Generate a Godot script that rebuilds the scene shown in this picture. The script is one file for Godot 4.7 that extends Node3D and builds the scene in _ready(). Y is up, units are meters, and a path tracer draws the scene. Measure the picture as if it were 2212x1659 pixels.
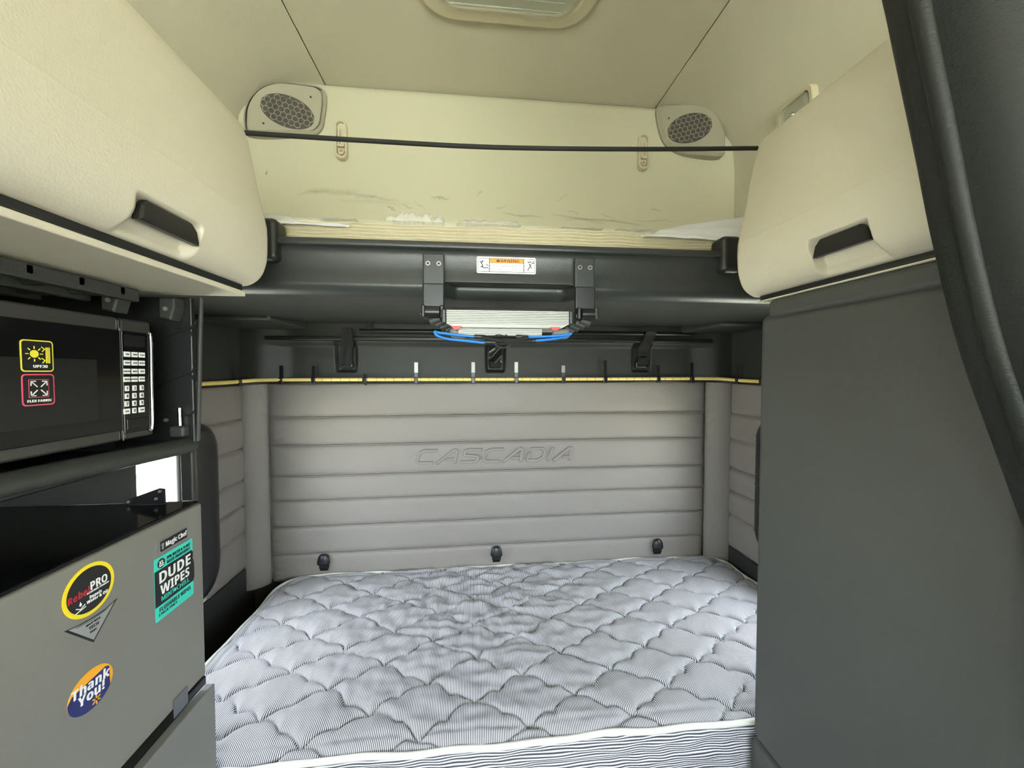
extends Node3D
# Sleeper compartment of a long-haul truck, looking at the rear wall from the aisle.
# x to the right, y up, z towards the cab; the padded rear wall stands at z = 0.

# ---------------------------------------------------------------- mesh builder
class MB:
	var v := PackedVector3Array()
	var n := PackedVector3Array()
	var uv := PackedVector2Array()
	var ix := PackedInt32Array()
	func p(a: Vector3, t := Vector2.ZERO, nn := Vector3.ZERO) -> int:
		v.append(a); uv.append(t); n.append(nn)
		return v.size() - 1
	func tri(a: int, b: int, c: int):
		ix.append(a); ix.append(b); ix.append(c)
	func quad(a: int, b: int, c: int, d: int):   # a b c d clockwise seen from outside
		tri(a, b, c); tri(a, c, d)
	func mesh() -> ArrayMesh:
		var acc := PackedVector3Array(); acc.resize(v.size())
		for k in range(0, ix.size(), 3):
			var a := ix[k]; var b := ix[k + 1]; var c := ix[k + 2]
			var f := (v[c] - v[a]).cross(v[b] - v[a])
			acc[a] += f; acc[b] += f; acc[c] += f
		for k in v.size():
			if n[k] == Vector3.ZERO:
				n[k] = acc[k].normalized() if acc[k].length_squared() > 0.0 else Vector3.UP
		var arr := []; arr.resize(Mesh.ARRAY_MAX)
		arr[Mesh.ARRAY_VERTEX] = v; arr[Mesh.ARRAY_NORMAL] = n; arr[Mesh.ARRAY_TEX_UV] = uv; arr[Mesh.ARRAY_INDEX] = ix
		var m := ArrayMesh.new()
		m.add_surface_from_arrays(Mesh.PRIMITIVE_TRIANGLES, arr)
		return m
	# box between two corners, edges rounded by r
	func box(lo: Vector3, hi: Vector3, r := 0.0, fine := false, bas := Basis(), at := Vector3.ZERO) -> MB:
		var c := (lo + hi) * 0.5; var h := (hi - lo) * 0.5
		r = min(r, min(h.x, min(h.y, h.z)) * 0.98)
		var g := []
		for d in 3:
			var e: float = h[d]
			if r <= 0.0: g.append([-e, e])
			elif fine: g.append([-e, -e + 0.3 * r, -e + 0.586 * r, -e + r, e - r, e - 0.586 * r, e - 0.3 * r, e])
			else: g.append([-e, -e + 0.586 * r, -e + r, e - r, e - 0.586 * r, e])
		for d in 3:
			var du := (d + 1) % 3; var dv := (d + 2) % 3
			for s in [-1.0, 1.0]:
				var base := v.size(); var nu: int = g[du].size(); var nv: int = g[dv].size()
				for i in nu:
					for j in nv:
						var q := Vector3.ZERO
						q[d] = s * h[d]; q[du] = g[du][i]; q[dv] = g[dv][j]
						var nn := Vector3.ZERO
						if r > 0.0:
							var inner := h - Vector3(r, r, r)
							var k := q.clamp(-inner, inner)
							nn = (q - k).normalized(); q = k + nn * r
						else: nn[d] = s
						p(at + bas * (c + q), Vector2(q[du] + c[du], q[dv] + c[dv]), bas * nn)
				for i in nu - 1:
					for j in nv - 1:
						var a := base + i * nv + j
						if s > 0: quad(a, a + nv, a + nv + 1, a + 1) if false else quad(a, a + 1, a + nv + 1, a + nv)
						else: quad(a, a + nv, a + nv + 1, a + 1)
		return self
	# open surface f(u, v) over the unit square
	func grid(f: Callable, nu: int, nv: int, flip := false, uvf = null) -> MB:
		var base := v.size()
		for i in nu + 1:
			for j in nv + 1:
				var a := float(i) / nu; var b := float(j) / nv
				p(f.call(a, b), uvf.call(a, b) if uvf != null else Vector2(a, b))
		for i in nu:
			for j in nv:
				var a := base + i * (nv + 1) + j
				if flip: quad(a, a + nv + 1, a + nv + 2, a + 1)
				else: quad(a, a + 1, a + nv + 2, a + nv + 1)
		return self
	func tube(pts: Array, r: float, sides := 10, closed := false, flat := 1.0) -> MB:
		var m := pts.size(); var base := v.size()
		var up := Vector3.UP
		var d0: Vector3 = (pts[1] - pts[0]).normalized()
		if abs(d0.dot(up)) > 0.9: up = Vector3.RIGHT
		var side: Vector3 = d0.cross(up).normalized()
		for k in m:
			var a: Vector3 = pts[(k - 1 + m) % m] if closed else pts[max(k - 1, 0)]
			var b: Vector3 = pts[(k + 1) % m] if closed else pts[min(k + 1, m - 1)]
			var d := (b - a).normalized()
			side = (side - d * side.dot(d)).normalized()
			var u := side.cross(d).normalized()
			for s in sides:
				var t := TAU * s / sides
				p(pts[k] + (side * cos(t) + u * sin(t) * flat) * r, Vector2(float(s) / sides, float(k)), (side * cos(t) * flat + u * sin(t)).normalized())
		var rings := m if closed else m - 1
		for k in rings:
			for s in sides:
				var a := base + k * sides + s; var b := base + k * sides + (s + 1) % sides
				var c := base + ((k + 1) % m) * sides + s; var d := base + ((k + 1) % m) * sides + (s + 1) % sides
				quad(a, b, d, c)
		if not closed:
			for e in 2:
				var k := 0 if e == 0 else m - 1
				var dir: Vector3 = (pts[0] - pts[1]).normalized() if e == 0 else (pts[m - 1] - pts[m - 2]).normalized()
				var cc := p(pts[k], Vector2.ZERO, dir); var rim := []
				for s in sides: rim.append(p(v[base + k * sides + s], Vector2.ZERO, dir))
				for s in sides:
					if e == 0: tri(cc, rim[(s + 1) % sides], rim[s])
					else: tri(cc, rim[s], rim[(s + 1) % sides])
		return self
	func cyl(a: Vector3, b: Vector3, r: float, sides := 16) -> MB:
		return tube([a, b], r, sides)
	# polygon in the xy plane of frame fr, from z0 to z1 with a bevelled front edge
	func prism(poly: PackedVector2Array, z0: float, z1: float, bevel := 0.0, fr := Transform3D()) -> MB:
		var q := poly.duplicate()
		if Geometry2D.is_polygon_clockwise(q): q.reverse()
		var m := q.size(); var ins := PackedVector2Array()
		for k in m:
			var a := q[(k - 1 + m) % m]; var b := q[k]; var c := q[(k + 1) % m]
			var n1 := (b - a).orthogonal().normalized(); var n2 := (c - b).orthogonal().normalized()
			var w := (n1 + n2)
			w = w.normalized() / max(0.5, sqrt(max(0.0, (1.0 + n1.dot(n2)) * 0.5))) if w.length() > 0.01 else n1
			ins.append(b + w * bevel)
		var area := 0.0; var area2 := 0.0
		for k in m:
			area += q[k].cross(q[(k + 1) % m]); area2 += ins[k].cross(ins[(k + 1) % m])
		if bevel > 0.0 and abs(area2) > abs(area):
			for k in m: ins[k] = q[k] * 2.0 - ins[k]
		var t := Geometry2D.triangulate_polygon(ins)
		var top := []; var bot := []
		for k in m:
			top.append(p(fr * Vector3(ins[k].x, ins[k].y, z1), ins[k], fr.basis * Vector3.BACK))
			bot.append(p(fr * Vector3(q[k].x, q[k].y, z0), q[k], fr.basis * Vector3.FORWARD))
		for k in range(0, t.size(), 3):
			var a := ins[t[k]]; var b := ins[t[k + 1]]; var c := ins[t[k + 2]]
			if (b - a).cross(c - a) > 0:
				tri(top[t[k]], top[t[k + 2]], top[t[k + 1]]); tri(bot[t[k]], bot[t[k + 1]], bot[t[k + 2]])
			else:
				tri(top[t[k]], top[t[k + 1]], top[t[k + 2]]); tri(bot[t[k]], bot[t[k + 2]], bot[t[k + 1]])
		for k in m:
			var k2 := (k + 1) % m
			var a := p(fr * Vector3(q[k].x, q[k].y, z0)); var b := p(fr * Vector3(q[k2].x, q[k2].y, z0))
			var c := p(fr * Vector3(q[k2].x, q[k2].y, z1 - bevel)); var d := p(fr * Vector3(q[k].x, q[k].y, z1 - bevel))
			quad(a, d, c, b)
			if bevel > 0.0:
				var e := p(fr * Vector3(q[k].x, q[k].y, z1 - bevel)); var f := p(fr * Vector3(q[k2].x, q[k2].y, z1 - bevel))
				var g := p(fr * Vector3(ins[k2].x, ins[k2].y, z1)); var h := p(fr * Vector3(ins[k].x, ins[k].y, z1))
				quad(e, h, g, f)
		return self
	# closed profile (x = radius, y = height) turned round the y axis of frame fr
	func lathe(prof: Array, sides := 24, fr := Transform3D()) -> MB:
		var base := v.size(); var m := prof.size()
		for k in m:
			for s in sides + 1:
				var t := TAU * s / sides
				p(fr * Vector3(prof[k].x * cos(t), prof[k].y, prof[k].x * sin(t)), Vector2(float(s) / sides, float(k) / m))
		for k in m - 1:
			for s in sides:
				var a := base + k * (sides + 1) + s
				quad(a, a + sides + 1, a + sides + 2, a + 1)
		return self

# ---------------------------------------------------------------- nodes
var used := {}
func numbered(called: String) -> String:
	if not used.has(called):
		used[called] = 0
		return called
	used[called] += 1
	return "%s_%03d" % [called, used[called]]
func obj(called: String, m, material: Material, parent: Node = self) -> MeshInstance3D:
	var o := MeshInstance3D.new()
	o.mesh = m.mesh() if m is MB else m
	o.material_override = material
	o.name = numbered(called) if parent == self else called
	o.cast_shadow = GeometryInstance3D.SHADOW_CASTING_SETTING_ON
	parent.add_child(o, true)
	return o
func tag(o: Node, label: String, category: String, group := "") -> Node:
	o.set_meta("label", label); o.set_meta("category", category)
	if group != "": o.set_meta("group", group)
	return o
func thing(called: String, label: String, category: String, at := Vector3.ZERO, group := "", bas := Basis()) -> Node3D:
	var o := Node3D.new()
	o.name = numbered(called)
	add_child(o)
	o.transform = Transform3D(bas, at)
	tag(o, label, category, group)
	return o
func setting(called: String) -> Node3D:
	var o := Node3D.new()
	o.name = numbered(called)
	add_child(o)
	o.set_meta("kind", "structure")
	return o
func V3(x: float, y: float, z: float) -> Vector3: return Vector3(x, y, z)

func rrect(w: float, h: float, r: float, k := 5) -> PackedVector2Array:
	var q := PackedVector2Array()
	for c in 4:
		var cx := (w / 2 - r) * (1.0 if c == 0 or c == 3 else -1.0)
		var cy := (h / 2 - r) * (1.0 if c < 2 else -1.0)
		for s in k + 1:
			var t := PI / 2 * (c + float(s) / k)
			q.append(Vector2(cx + r * cos(t), cy + r * sin(t)))
	return q
func ellipse(rx: float, ry: float, k := 40) -> PackedVector2Array:
	var q := PackedVector2Array()
	for s in k: q.append(Vector2(rx * cos(TAU * s / k), ry * sin(TAU * s / k)))
	return q
func shifted(q: PackedVector2Array, d: Vector2, turn := 0.0) -> PackedVector2Array:
	var o := PackedVector2Array()
	for a in q: o.append(a.rotated(turn) + d)
	return o
func smooth_line(pts: Array, per := 6) -> Array:
	var out := []
	for k in pts.size() - 1:
		var a = pts[max(k - 1, 0)]; var b = pts[k]; var c = pts[k + 1]; var d = pts[min(k + 2, pts.size() - 1)]
		for s in per: out.append(b.cubic_interpolate(c, a, d, float(s) / per))
	out.append(pts[-1])
	return out

# ---------------------------------------------------------------- materials
var M := {}
func noise_tex(freq: float, size := 256, normal := 0.0, seed_ := 1, octaves := 3, ramp: Gradient = null) -> NoiseTexture2D:
	var f := FastNoiseLite.new(); f.frequency = freq; f.seed = seed_; f.fractal_octaves = octaves
	f.noise_type = FastNoiseLite.TYPE_SIMPLEX_SMOOTH
	var t := NoiseTexture2D.new(); t.width = size; t.height = size; t.seamless = true; t.noise = f
	if normal > 0.0:
		t.as_normal_map = true; t.bump_strength = normal
	if ramp: t.color_ramp = ramp
	return t
func mat(c: Color, rough := 0.6, metal := 0.0, spec := 0.5) -> StandardMaterial3D:
	var m := StandardMaterial3D.new()
	m.albedo_color = c; m.roughness = rough; m.metallic = metal; m.metallic_specular = spec
	return m
func grained(c: Color, rough: float, tex: Texture2D, scale: float, strength: float, spec := 0.5) -> StandardMaterial3D:
	var m := mat(c, rough, 0.0, spec)
	m.uv1_triplanar = true; m.uv1_world_triplanar = true; m.uv1_scale = Vector3.ONE * scale
	m.normal_enabled = true; m.normal_texture = tex; m.normal_scale = strength
	return m

func make_materials():
	var grain := noise_tex(0.09, 256, 6.0, 3, 3)
	var fine := noise_tex(0.2, 256, 5.0, 5, 2)
	var hide := noise_tex(0.045, 256, 9.0, 11, 4)
	M.headliner = grained(Color(0.825, 0.805, 0.74), 0.85, fine, 9.0, 0.25, 0.3)
	M.bin = grained(Color(0.80, 0.77, 0.70), 0.55, grain, 9.0, 0.12, 0.45)
	M.vinyl = grained(Color(0.54, 0.515, 0.495), 0.5, hide, 7.0, 0.12, 0.45)
	M.plastic = grained(Color(0.20, 0.205, 0.195), 0.5, grain, 10.0, 0.10, 0.45)
	M.plastic_smooth = mat(Color(0.12, 0.125, 0.125), 0.35)
	M.bunk = grained(Color(0.185, 0.195, 0.195), 0.38, grain, 8.0, 0.06, 0.5)
	M.closet = grained(Color(0.28, 0.285, 0.275), 0.55, grain, 12.0, 0.14, 0.45)
	M.pad = grained(Color(0.12, 0.125, 0.115), 0.55, hide, 26.0, 0.35, 0.35)
	M.gloss = mat(Color(0.05, 0.05, 0.055), 0.12)
	M.satin = mat(Color(0.09, 0.09, 0.095), 0.3)
	M.dark = mat(Color(0.04, 0.04, 0.042), 0.8)
	M.steel = mat(Color(0.30, 0.295, 0.285), 0.4, 0.6)
	M.fridge = grained(Color(0.515, 0.505, 0.48), 0.42, fine, 14.0, 0.10, 0.5)
	M.fridge.metallic = 0.25
	M.drawer = grained(Color(0.46, 0.455, 0.44), 0.5, fine, 10.0, 0.1, 0.5)
	M.aluminium = mat(Color(0.62, 0.62, 0.60), 0.5, 0.25)
	M.chrome = mat(Color(0.85, 0.85, 0.85), 0.15, 1.0)
	M.screw = mat(Color(0.62, 0.62, 0.60), 0.3, 0.6)
	M.white = mat(Color(0.93, 0.93, 0.92), 0.5)
	M.paper = mat(Color(0.95, 0.95, 0.94), 0.6)
	M.ink = mat(Color(0.06, 0.06, 0.065), 0.4)
	M.orange = mat(Color(0.95, 0.58, 0.16), 0.5)
	M.red = mat(Color(0.90, 0.25, 0.27), 0.5)
	M.blue = mat(Color(0.08, 0.45, 0.80), 0.35)
	M.yellow = mat(Color(0.96, 0.86, 0.10), 0.45)
	M.lemon = mat(Color(0.93, 0.88, 0.25), 0.5)
	M.pink = mat(Color(0.93, 0.33, 0.45), 0.5)
	M.crimson = mat(Color(0.72, 0.12, 0.17), 0.5)
	M.teal = mat(Color(0.22, 0.82, 0.74), 0.5)
	M.navy = mat(Color(0.09, 0.13, 0.40), 0.45)
	M.sunny = mat(Color(0.98, 0.68, 0.10), 0.45)
	M.pewter = mat(Color(0.62, 0.62, 0.62), 0.4, 0.3)
	M.webbing = grained(Color(0.15, 0.15, 0.148), 0.6, fine, 20.0, 0.4, 0.3)
	M.rope = mat(Color(0.95, 0.86, 0.52), 0.4)
	M.tie_white = mat(Color(0.82, 0.82, 0.82), 0.4)
	M.piping = mat(Color(0.90, 0.90, 0.86), 0.6)
	M.speaker = grained(Color(0.665, 0.65, 0.59), 0.6, fine, 9.0, 0.15, 0.4)
	M.grille = mat(Color(0.70, 0.67, 0.60), 0.6)
	M.speaker_cloth = grained(Color(0.36, 0.355, 0.35), 0.95, fine, 60.0, 0.6, 0.2)
	M.clip = mat(Color(0.80, 0.765, 0.67), 0.4)
	M.cover = grained(Color(0.74, 0.70, 0.58), 0.6, fine, 20.0, 0.2, 0.4)
	M.film = mat(Color(0.90, 0.90, 0.88, 0.5), 0.2)
	M.film.transparency = BaseMaterial3D.TRANSPARENCY_ALPHA
	M.film_thin = mat(Color(0.90, 0.90, 0.88, 0.10), 0.28)
	M.film_thin.transparency = BaseMaterial3D.TRANSPARENCY_ALPHA
	M.bag = mat(Color(0.86, 0.86, 0.88, 0.92), 0.35)
	M.bag.transparency = BaseMaterial3D.TRANSPARENCY_ALPHA
	M.glass = mat(Color(0.9, 0.95, 0.95, 0.08), 0.02)
	M.glass.transparency = BaseMaterial3D.TRANSPARENCY_ALPHA
	M.lens = mat(Color(0.85, 0.87, 0.82, 0.22), 0.06)
	M.lens.transparency = BaseMaterial3D.TRANSPARENCY_ALPHA
	M.floor = grained(Color(0.38, 0.375, 0.36), 0.8, grain, 6.0, 0.3, 0.4)
	M.tape = mat(Color(0.42, 0.44, 0.46, 0.7), 0.3)
	M.tape.transparency = BaseMaterial3D.TRANSPARENCY_ALPHA
	# ticking: narrow dark stripes with a broken weave
	var rng := RandomNumberGenerator.new(); rng.seed = 77
	var im := Image.create(256, 256, true, Image.FORMAT_RGB8)
	for x in 256:
		for y in 256:
			var ph := fmod(x / 32.0, 1.0)
			var t := smoothstep(0.10, 0.22, ph) - smoothstep(0.58, 0.70, ph)
			var c := Color(0.86, 0.86, 0.865).lerp(Color(0.29, 0.29, 0.33), t)
			var k := rng.randf_range(-0.05, 0.05)
			im.set_pixel(x, y, Color(c.r + k, c.g + k, c.b + k))
	im.generate_mipmaps()
	M.ticking = mat(Color(1, 1, 1), 0.8, 0.0, 0.3)
	M.ticking.albedo_texture = ImageTexture.create_from_image(im)
	# rear headliner with the scuffs that the photo shows
	var s := Image.create(1024, 512, false, Image.FORMAT_RGB8)
	s.fill(Color(1, 1, 1))
	for a in [[-0.76, 2.30, -0.52, 2.305, 7.0, 0.20], [-0.80, 2.285, -0.66, 2.31, 3.0, 0.22], [-0.60, 2.30, -0.34, 2.275, 3.0, 0.24], [-0.55, 2.28, -0.44, 2.29, 3.0, 0.2], [-0.20, 2.30, -0.11, 2.293, 3.0, 0.38], [-0.15, 2.285, -0.165, 2.30, 2.0, 0.3], [-0.33, 2.255, -0.28, 2.24, 2.0, 0.3], [-0.40, 2.25, -0.37, 2.23, 2.0, 0.45], [-0.38, 2.245, -0.36, 2.225, 1.5, 0.4], [0.02, 2.315, 0.045, 2.34, 2.0, 0.25], [0.10, 2.25, 0.17, 2.275, 1.5, 0.25], [-0.28, 2.275, -0.22, 2.24, 1.3, 0.2], [0.13, 2.235, 0.34, 2.222, 2.5, 0.34], [0.38, 2.238, 0.86, 2.205, 2.2, 0.42], [0.44, 2.225, 0.66, 2.21, 3.5, 0.2], [0.62, 2.26, 0.72, 2.215, 1.5, 0.22], [0.88, 2.285, 0.94, 2.28, 2.0, 0.3], [0.80, 2.225, 1.02, 2.232, 1.5, 0.25], [0.40, 2.30, 0.47, 2.345, 1.5, 0.2], [-0.93, 2.36, -0.92, 2.375, 3.0, 0.5], [0.46, 2.26, 0.52, 2.25, 2.5, 0.2], [-0.62, 2.265, -0.30, 2.262, 5.0, 0.1]]:
		scuff(s, a, rng)
	M.upper = mat(Color(0.80, 0.785, 0.705), 0.8, 0.0, 0.35)
	M.upper.albedo_texture = ImageTexture.create_from_image(s)
func scuff(s: Image, a: Array, rng: RandomNumberGenerator):
	var p0 := Vector2((a[0] + 1.02) / 2.3 * 1024, (2.77 - a[1]) / 1.11 * 512)
	var p1 := Vector2((a[2] + 1.02) / 2.3 * 1024, (2.77 - a[3]) / 1.11 * 512)
	var steps := int(p0.distance_to(p1) * 2) + 2
	for k in steps:
		var t := float(k) / steps
		var wob := 1.5 * sin(t * 9.0 + a[0] * 30.0)
		var c := p0.lerp(p1, t) + Vector2(0, wob)
		var press: float = a[5] * (0.4 + 0.6 * rng.randf()) * pow(sin(PI * t), 0.6)
		for j in range(-int(a[4]), int(a[4]) + 1):
			var x := int(c.x); var y := int(c.y) + j
			if x < 0 or y < 0 or x >= 1024 or y >= 512: continue
			var w: float = press * (1.0 - abs(j) / (a[4] + 1.0)) * rng.randf()
			var o := s.get_pixel(x, y)
			s.set_pixel(x, y, o.lerp(Color(0.42, 0.42, 0.44), w))

# lettering as thin raised print
var fonts := {}
func text(parent: Node, words: String, height: float, at: Vector3, m: Material, bold := true, wide := 1.0, turn := 0.0, slant := 0.0, called := "lettering", serif := false) -> MeshInstance3D:
	var key := ("s" if serif else "") + str(bold)
	if not fonts.has(key):
		var f := SystemFont.new()
		f.font_names = PackedStringArray(["Droid Serif" if serif else "Droid Sans"]); f.font_weight = 700 if bold else 400
		fonts[key] = f
	var t := TextMesh.new()
	t.text = words; t.font = fonts[key]; t.font_size = 32; t.pixel_size = height / 23.0; t.depth = 0.0006; t.curve_step = 2.0
	var o := obj(called, t, m, parent)
	var b := Basis(Vector3(wide, 0, 0), Vector3(slant, 1, 0), Vector3.BACK)
	o.transform = Transform3D(Basis(Vector3.BACK, turn) * b, at)
	return o
func flat(parent: Node, called: String, poly: PackedVector2Array, z0: float, z1: float, m: Material) -> MeshInstance3D:
	return obj(called, MB.new().prism(poly, z0, z1), m, parent)

# ================================================================ scene
const XL := -1.02      # left wall
const XR := 1.28       # right wall
const TOP := 2.77      # ceiling
const ENDZ := 0.93     # rear end of the side cabinets
const FRONT := 3.75    # windscreen

func _ready():
	var cam := Camera3D.new()
	cam.name = "camera"
	cam.fov = 89.96; cam.near = 0.02; cam.far = 200.0
	cam.position = Vector3(0, 1.47, 1.85)
	cam.rotation_degrees = Vector3(-1.77, -5.7, -0.04)
	add_child(cam); cam.make_current()
	var env := Environment.new()
	env.background_mode = Environment.BG_SKY
	var sm := ProceduralSkyMaterial.new()
	sm.sky_top_color = Color(0.90, 0.95, 1.0); sm.sky_horizon_color = Color(0.80, 0.85, 0.90)
	sm.ground_horizon_color = Color(0.99, 1.0, 0.94); sm.ground_bottom_color = Color(0.98, 1.0, 0.92)
	sm.sun_angle_max = 0.0
	sm.sky_energy_multiplier = 1.35; sm.ground_energy_multiplier = 1.35
	var sky := Sky.new(); sky.sky_material = sm
	env.sky = sky; env.background_energy_multiplier = 6.0
	env.tonemap_mode = Environment.TONE_MAPPER_LINEAR; env.tonemap_exposure = 2.0
	env.sdfgi_enabled = true; env.ssao_enabled = true; env.ssil_enabled = true
	var we := WorldEnvironment.new(); we.name = "world"; we.environment = env; add_child(we)

	make_materials()
	shell()
	rear_wall()
	side_windows()
	overhead_bin(false)
	overhead_bin(true)
	bunk()
	lower_bunk()
	galley()
	closet()
	pillar()
	rear_details()

# ---------------------------------------------------------------- room
func shell():
	var f := obj("floor", MB.new().box(V3(-1.2, -0.06, -0.12), V3(1.46, 0, FRONT + 0.1)), M.floor)
	f.set_meta("kind", "structure")
	# ceiling: flat middle panel between two seams, side panels that curve down into the walls
	var c := setting("ceiling")
	obj("roof_shell", MB.new().box(V3(-1.2, TOP + 0.06, -0.12), V3(1.46, TOP + 0.10, FRONT + 0.1)), M.headliner, c)
	obj("middle_panel", MB.new().box(V3(-0.664, TOP, -0.03), V3(0.898, TOP + 0.05, FRONT), 0.007), M.headliner, c)
	for side in [-1, 1]:
		var x0 := -0.670 if side < 0 else 0.904
		var xw := XL if side < 0 else XR
		var line := []
		for q in [Vector2(0.0, 0.012), Vector2(0.002, 0.002), Vector2(0.02, 0.0), Vector2(0.42, -0.025), Vector2(0.72, -0.075), Vector2(0.92, -0.17), Vector2(1.0, -0.32), Vector2(1.0, -0.62)]:
			line.append(Vector2(lerp(x0, xw, q.x), TOP + q.y))
		line = smooth_line(line, 5)
		var nn: int = line.size() - 1
		obj("side_panel", MB.new().grid(func(a, b): 
			var q: Vector2 = line[int(round(b * nn))]
			return V3(q.x, q.y, lerp(-0.02, FRONT, a)), 30, nn, side > 0), M.headliner, c)
	# side walls: outer skin with the openings of the bunk windows and of the cab doors
	for side in [-1, 1]:
		var w := setting("wall_left" if side < 0 else "wall_right")
		var a := XL - 0.05 if side < 0 else XR
		var b := XL if side < 0 else XR + 0.05
		var sk := MB.new()
		wall_with_holes(sk, a, b, [[0.40, 0.83, 0.70, 1.24], [2.45 if side < 0 else 2.85, 3.20, 1.10, 1.75]])
		obj("skin", sk, M.headliner, w)
		var xi := XL if side < 0 else XR
		var ins := 1.0 if side < 0 else -1.0
		# dark plastic band under the upper bunk and dark lower trim
		obj("upper_band", MB.new().box(V3(min(xi, xi + ins * 0.012), 1.425, 0.05), V3(max(xi, xi + ins * 0.012), 1.70, ENDZ), 0.004), M.plastic, w)
		obj("lower_trim", MB.new().box(V3(min(xi, xi + ins * 0.014), 0.0, -0.04), V3(max(xi, xi + ins * 0.014), 0.60, ENDZ), 0.004), M.plastic, w)
		var ys := [1.425, 1.267, 1.137, 0.995, 0.881, 0.759, 0.60]
		for k in 6:
			var y0: float = ys[k + 1]; var y1: float = ys[k]
			var zb := 0.30 if k > 0 else ENDZ
			obj("padded_panel", MB.new().grid(func(u, t):
				var e: float = abs(2 * t - 1)
				var x: float = xi + ins * (0.004 + 0.014 * sqrt(max(0.0, 1 - pow(e, 5))) * (1 - pow(abs(2 * u - 1), 10)) + 0.001 * sin(u * 19 + k * 2 + t * 3))
				return V3(x, lerp(y0, y1, t), lerp(0.045, zb, u)), 16, 14, side < 0), M.vinyl, w)
	# front of the cab with its windscreen opening
	var fw := setting("wall_front")
	var s := MB.new()
	s.box(V3(-1.2, 0, FRONT), V3(1.46, 1.05, FRONT + 0.06))
	s.box(V3(-1.2, 2.05, FRONT), V3(1.46, TOP + 0.1, FRONT + 0.06))
	s.box(V3(-1.2, 1.05, FRONT), V3(-0.92, 2.05, FRONT + 0.06))
	s.box(V3(1.18, 1.05, FRONT), V3(1.46, 2.05, FRONT + 0.06))
	obj("skin", s, M.headliner, fw)
	var g := obj("window_3", MB.new().box(V3(-0.92, 1.05, FRONT + 0.02), V3(1.18, 2.05, FRONT + 0.026)), M.glass)
	g.set_meta("kind", "structure")
	var gn := 4
	for x in [XL - 0.03, XR + 0.024]:
		g = obj("window_%d" % gn, MB.new().box(V3(x, 1.10, 2.45 if x < 0 else 2.85), V3(x + 0.006, 1.75, 3.20)), M.glass)
		g.set_meta("kind", "structure"); gn += 1
func wall_with_holes(m: MB, xa: float, xb: float, holes: Array):
	var z := -0.12
	for h in holes:
		m.box(V3(xa, 0, z), V3(xb, TOP + 0.1, h[0]))
		m.box(V3(xa, 0, h[0]), V3(xb, h[2], h[1])); m.box(V3(xa, h[3], h[0]), V3(xb, TOP + 0.1, h[1]))
		z = h[1]
	m.box(V3(xa, 0, z), V3(xb, TOP + 0.1, FRONT + 0.1))

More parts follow.
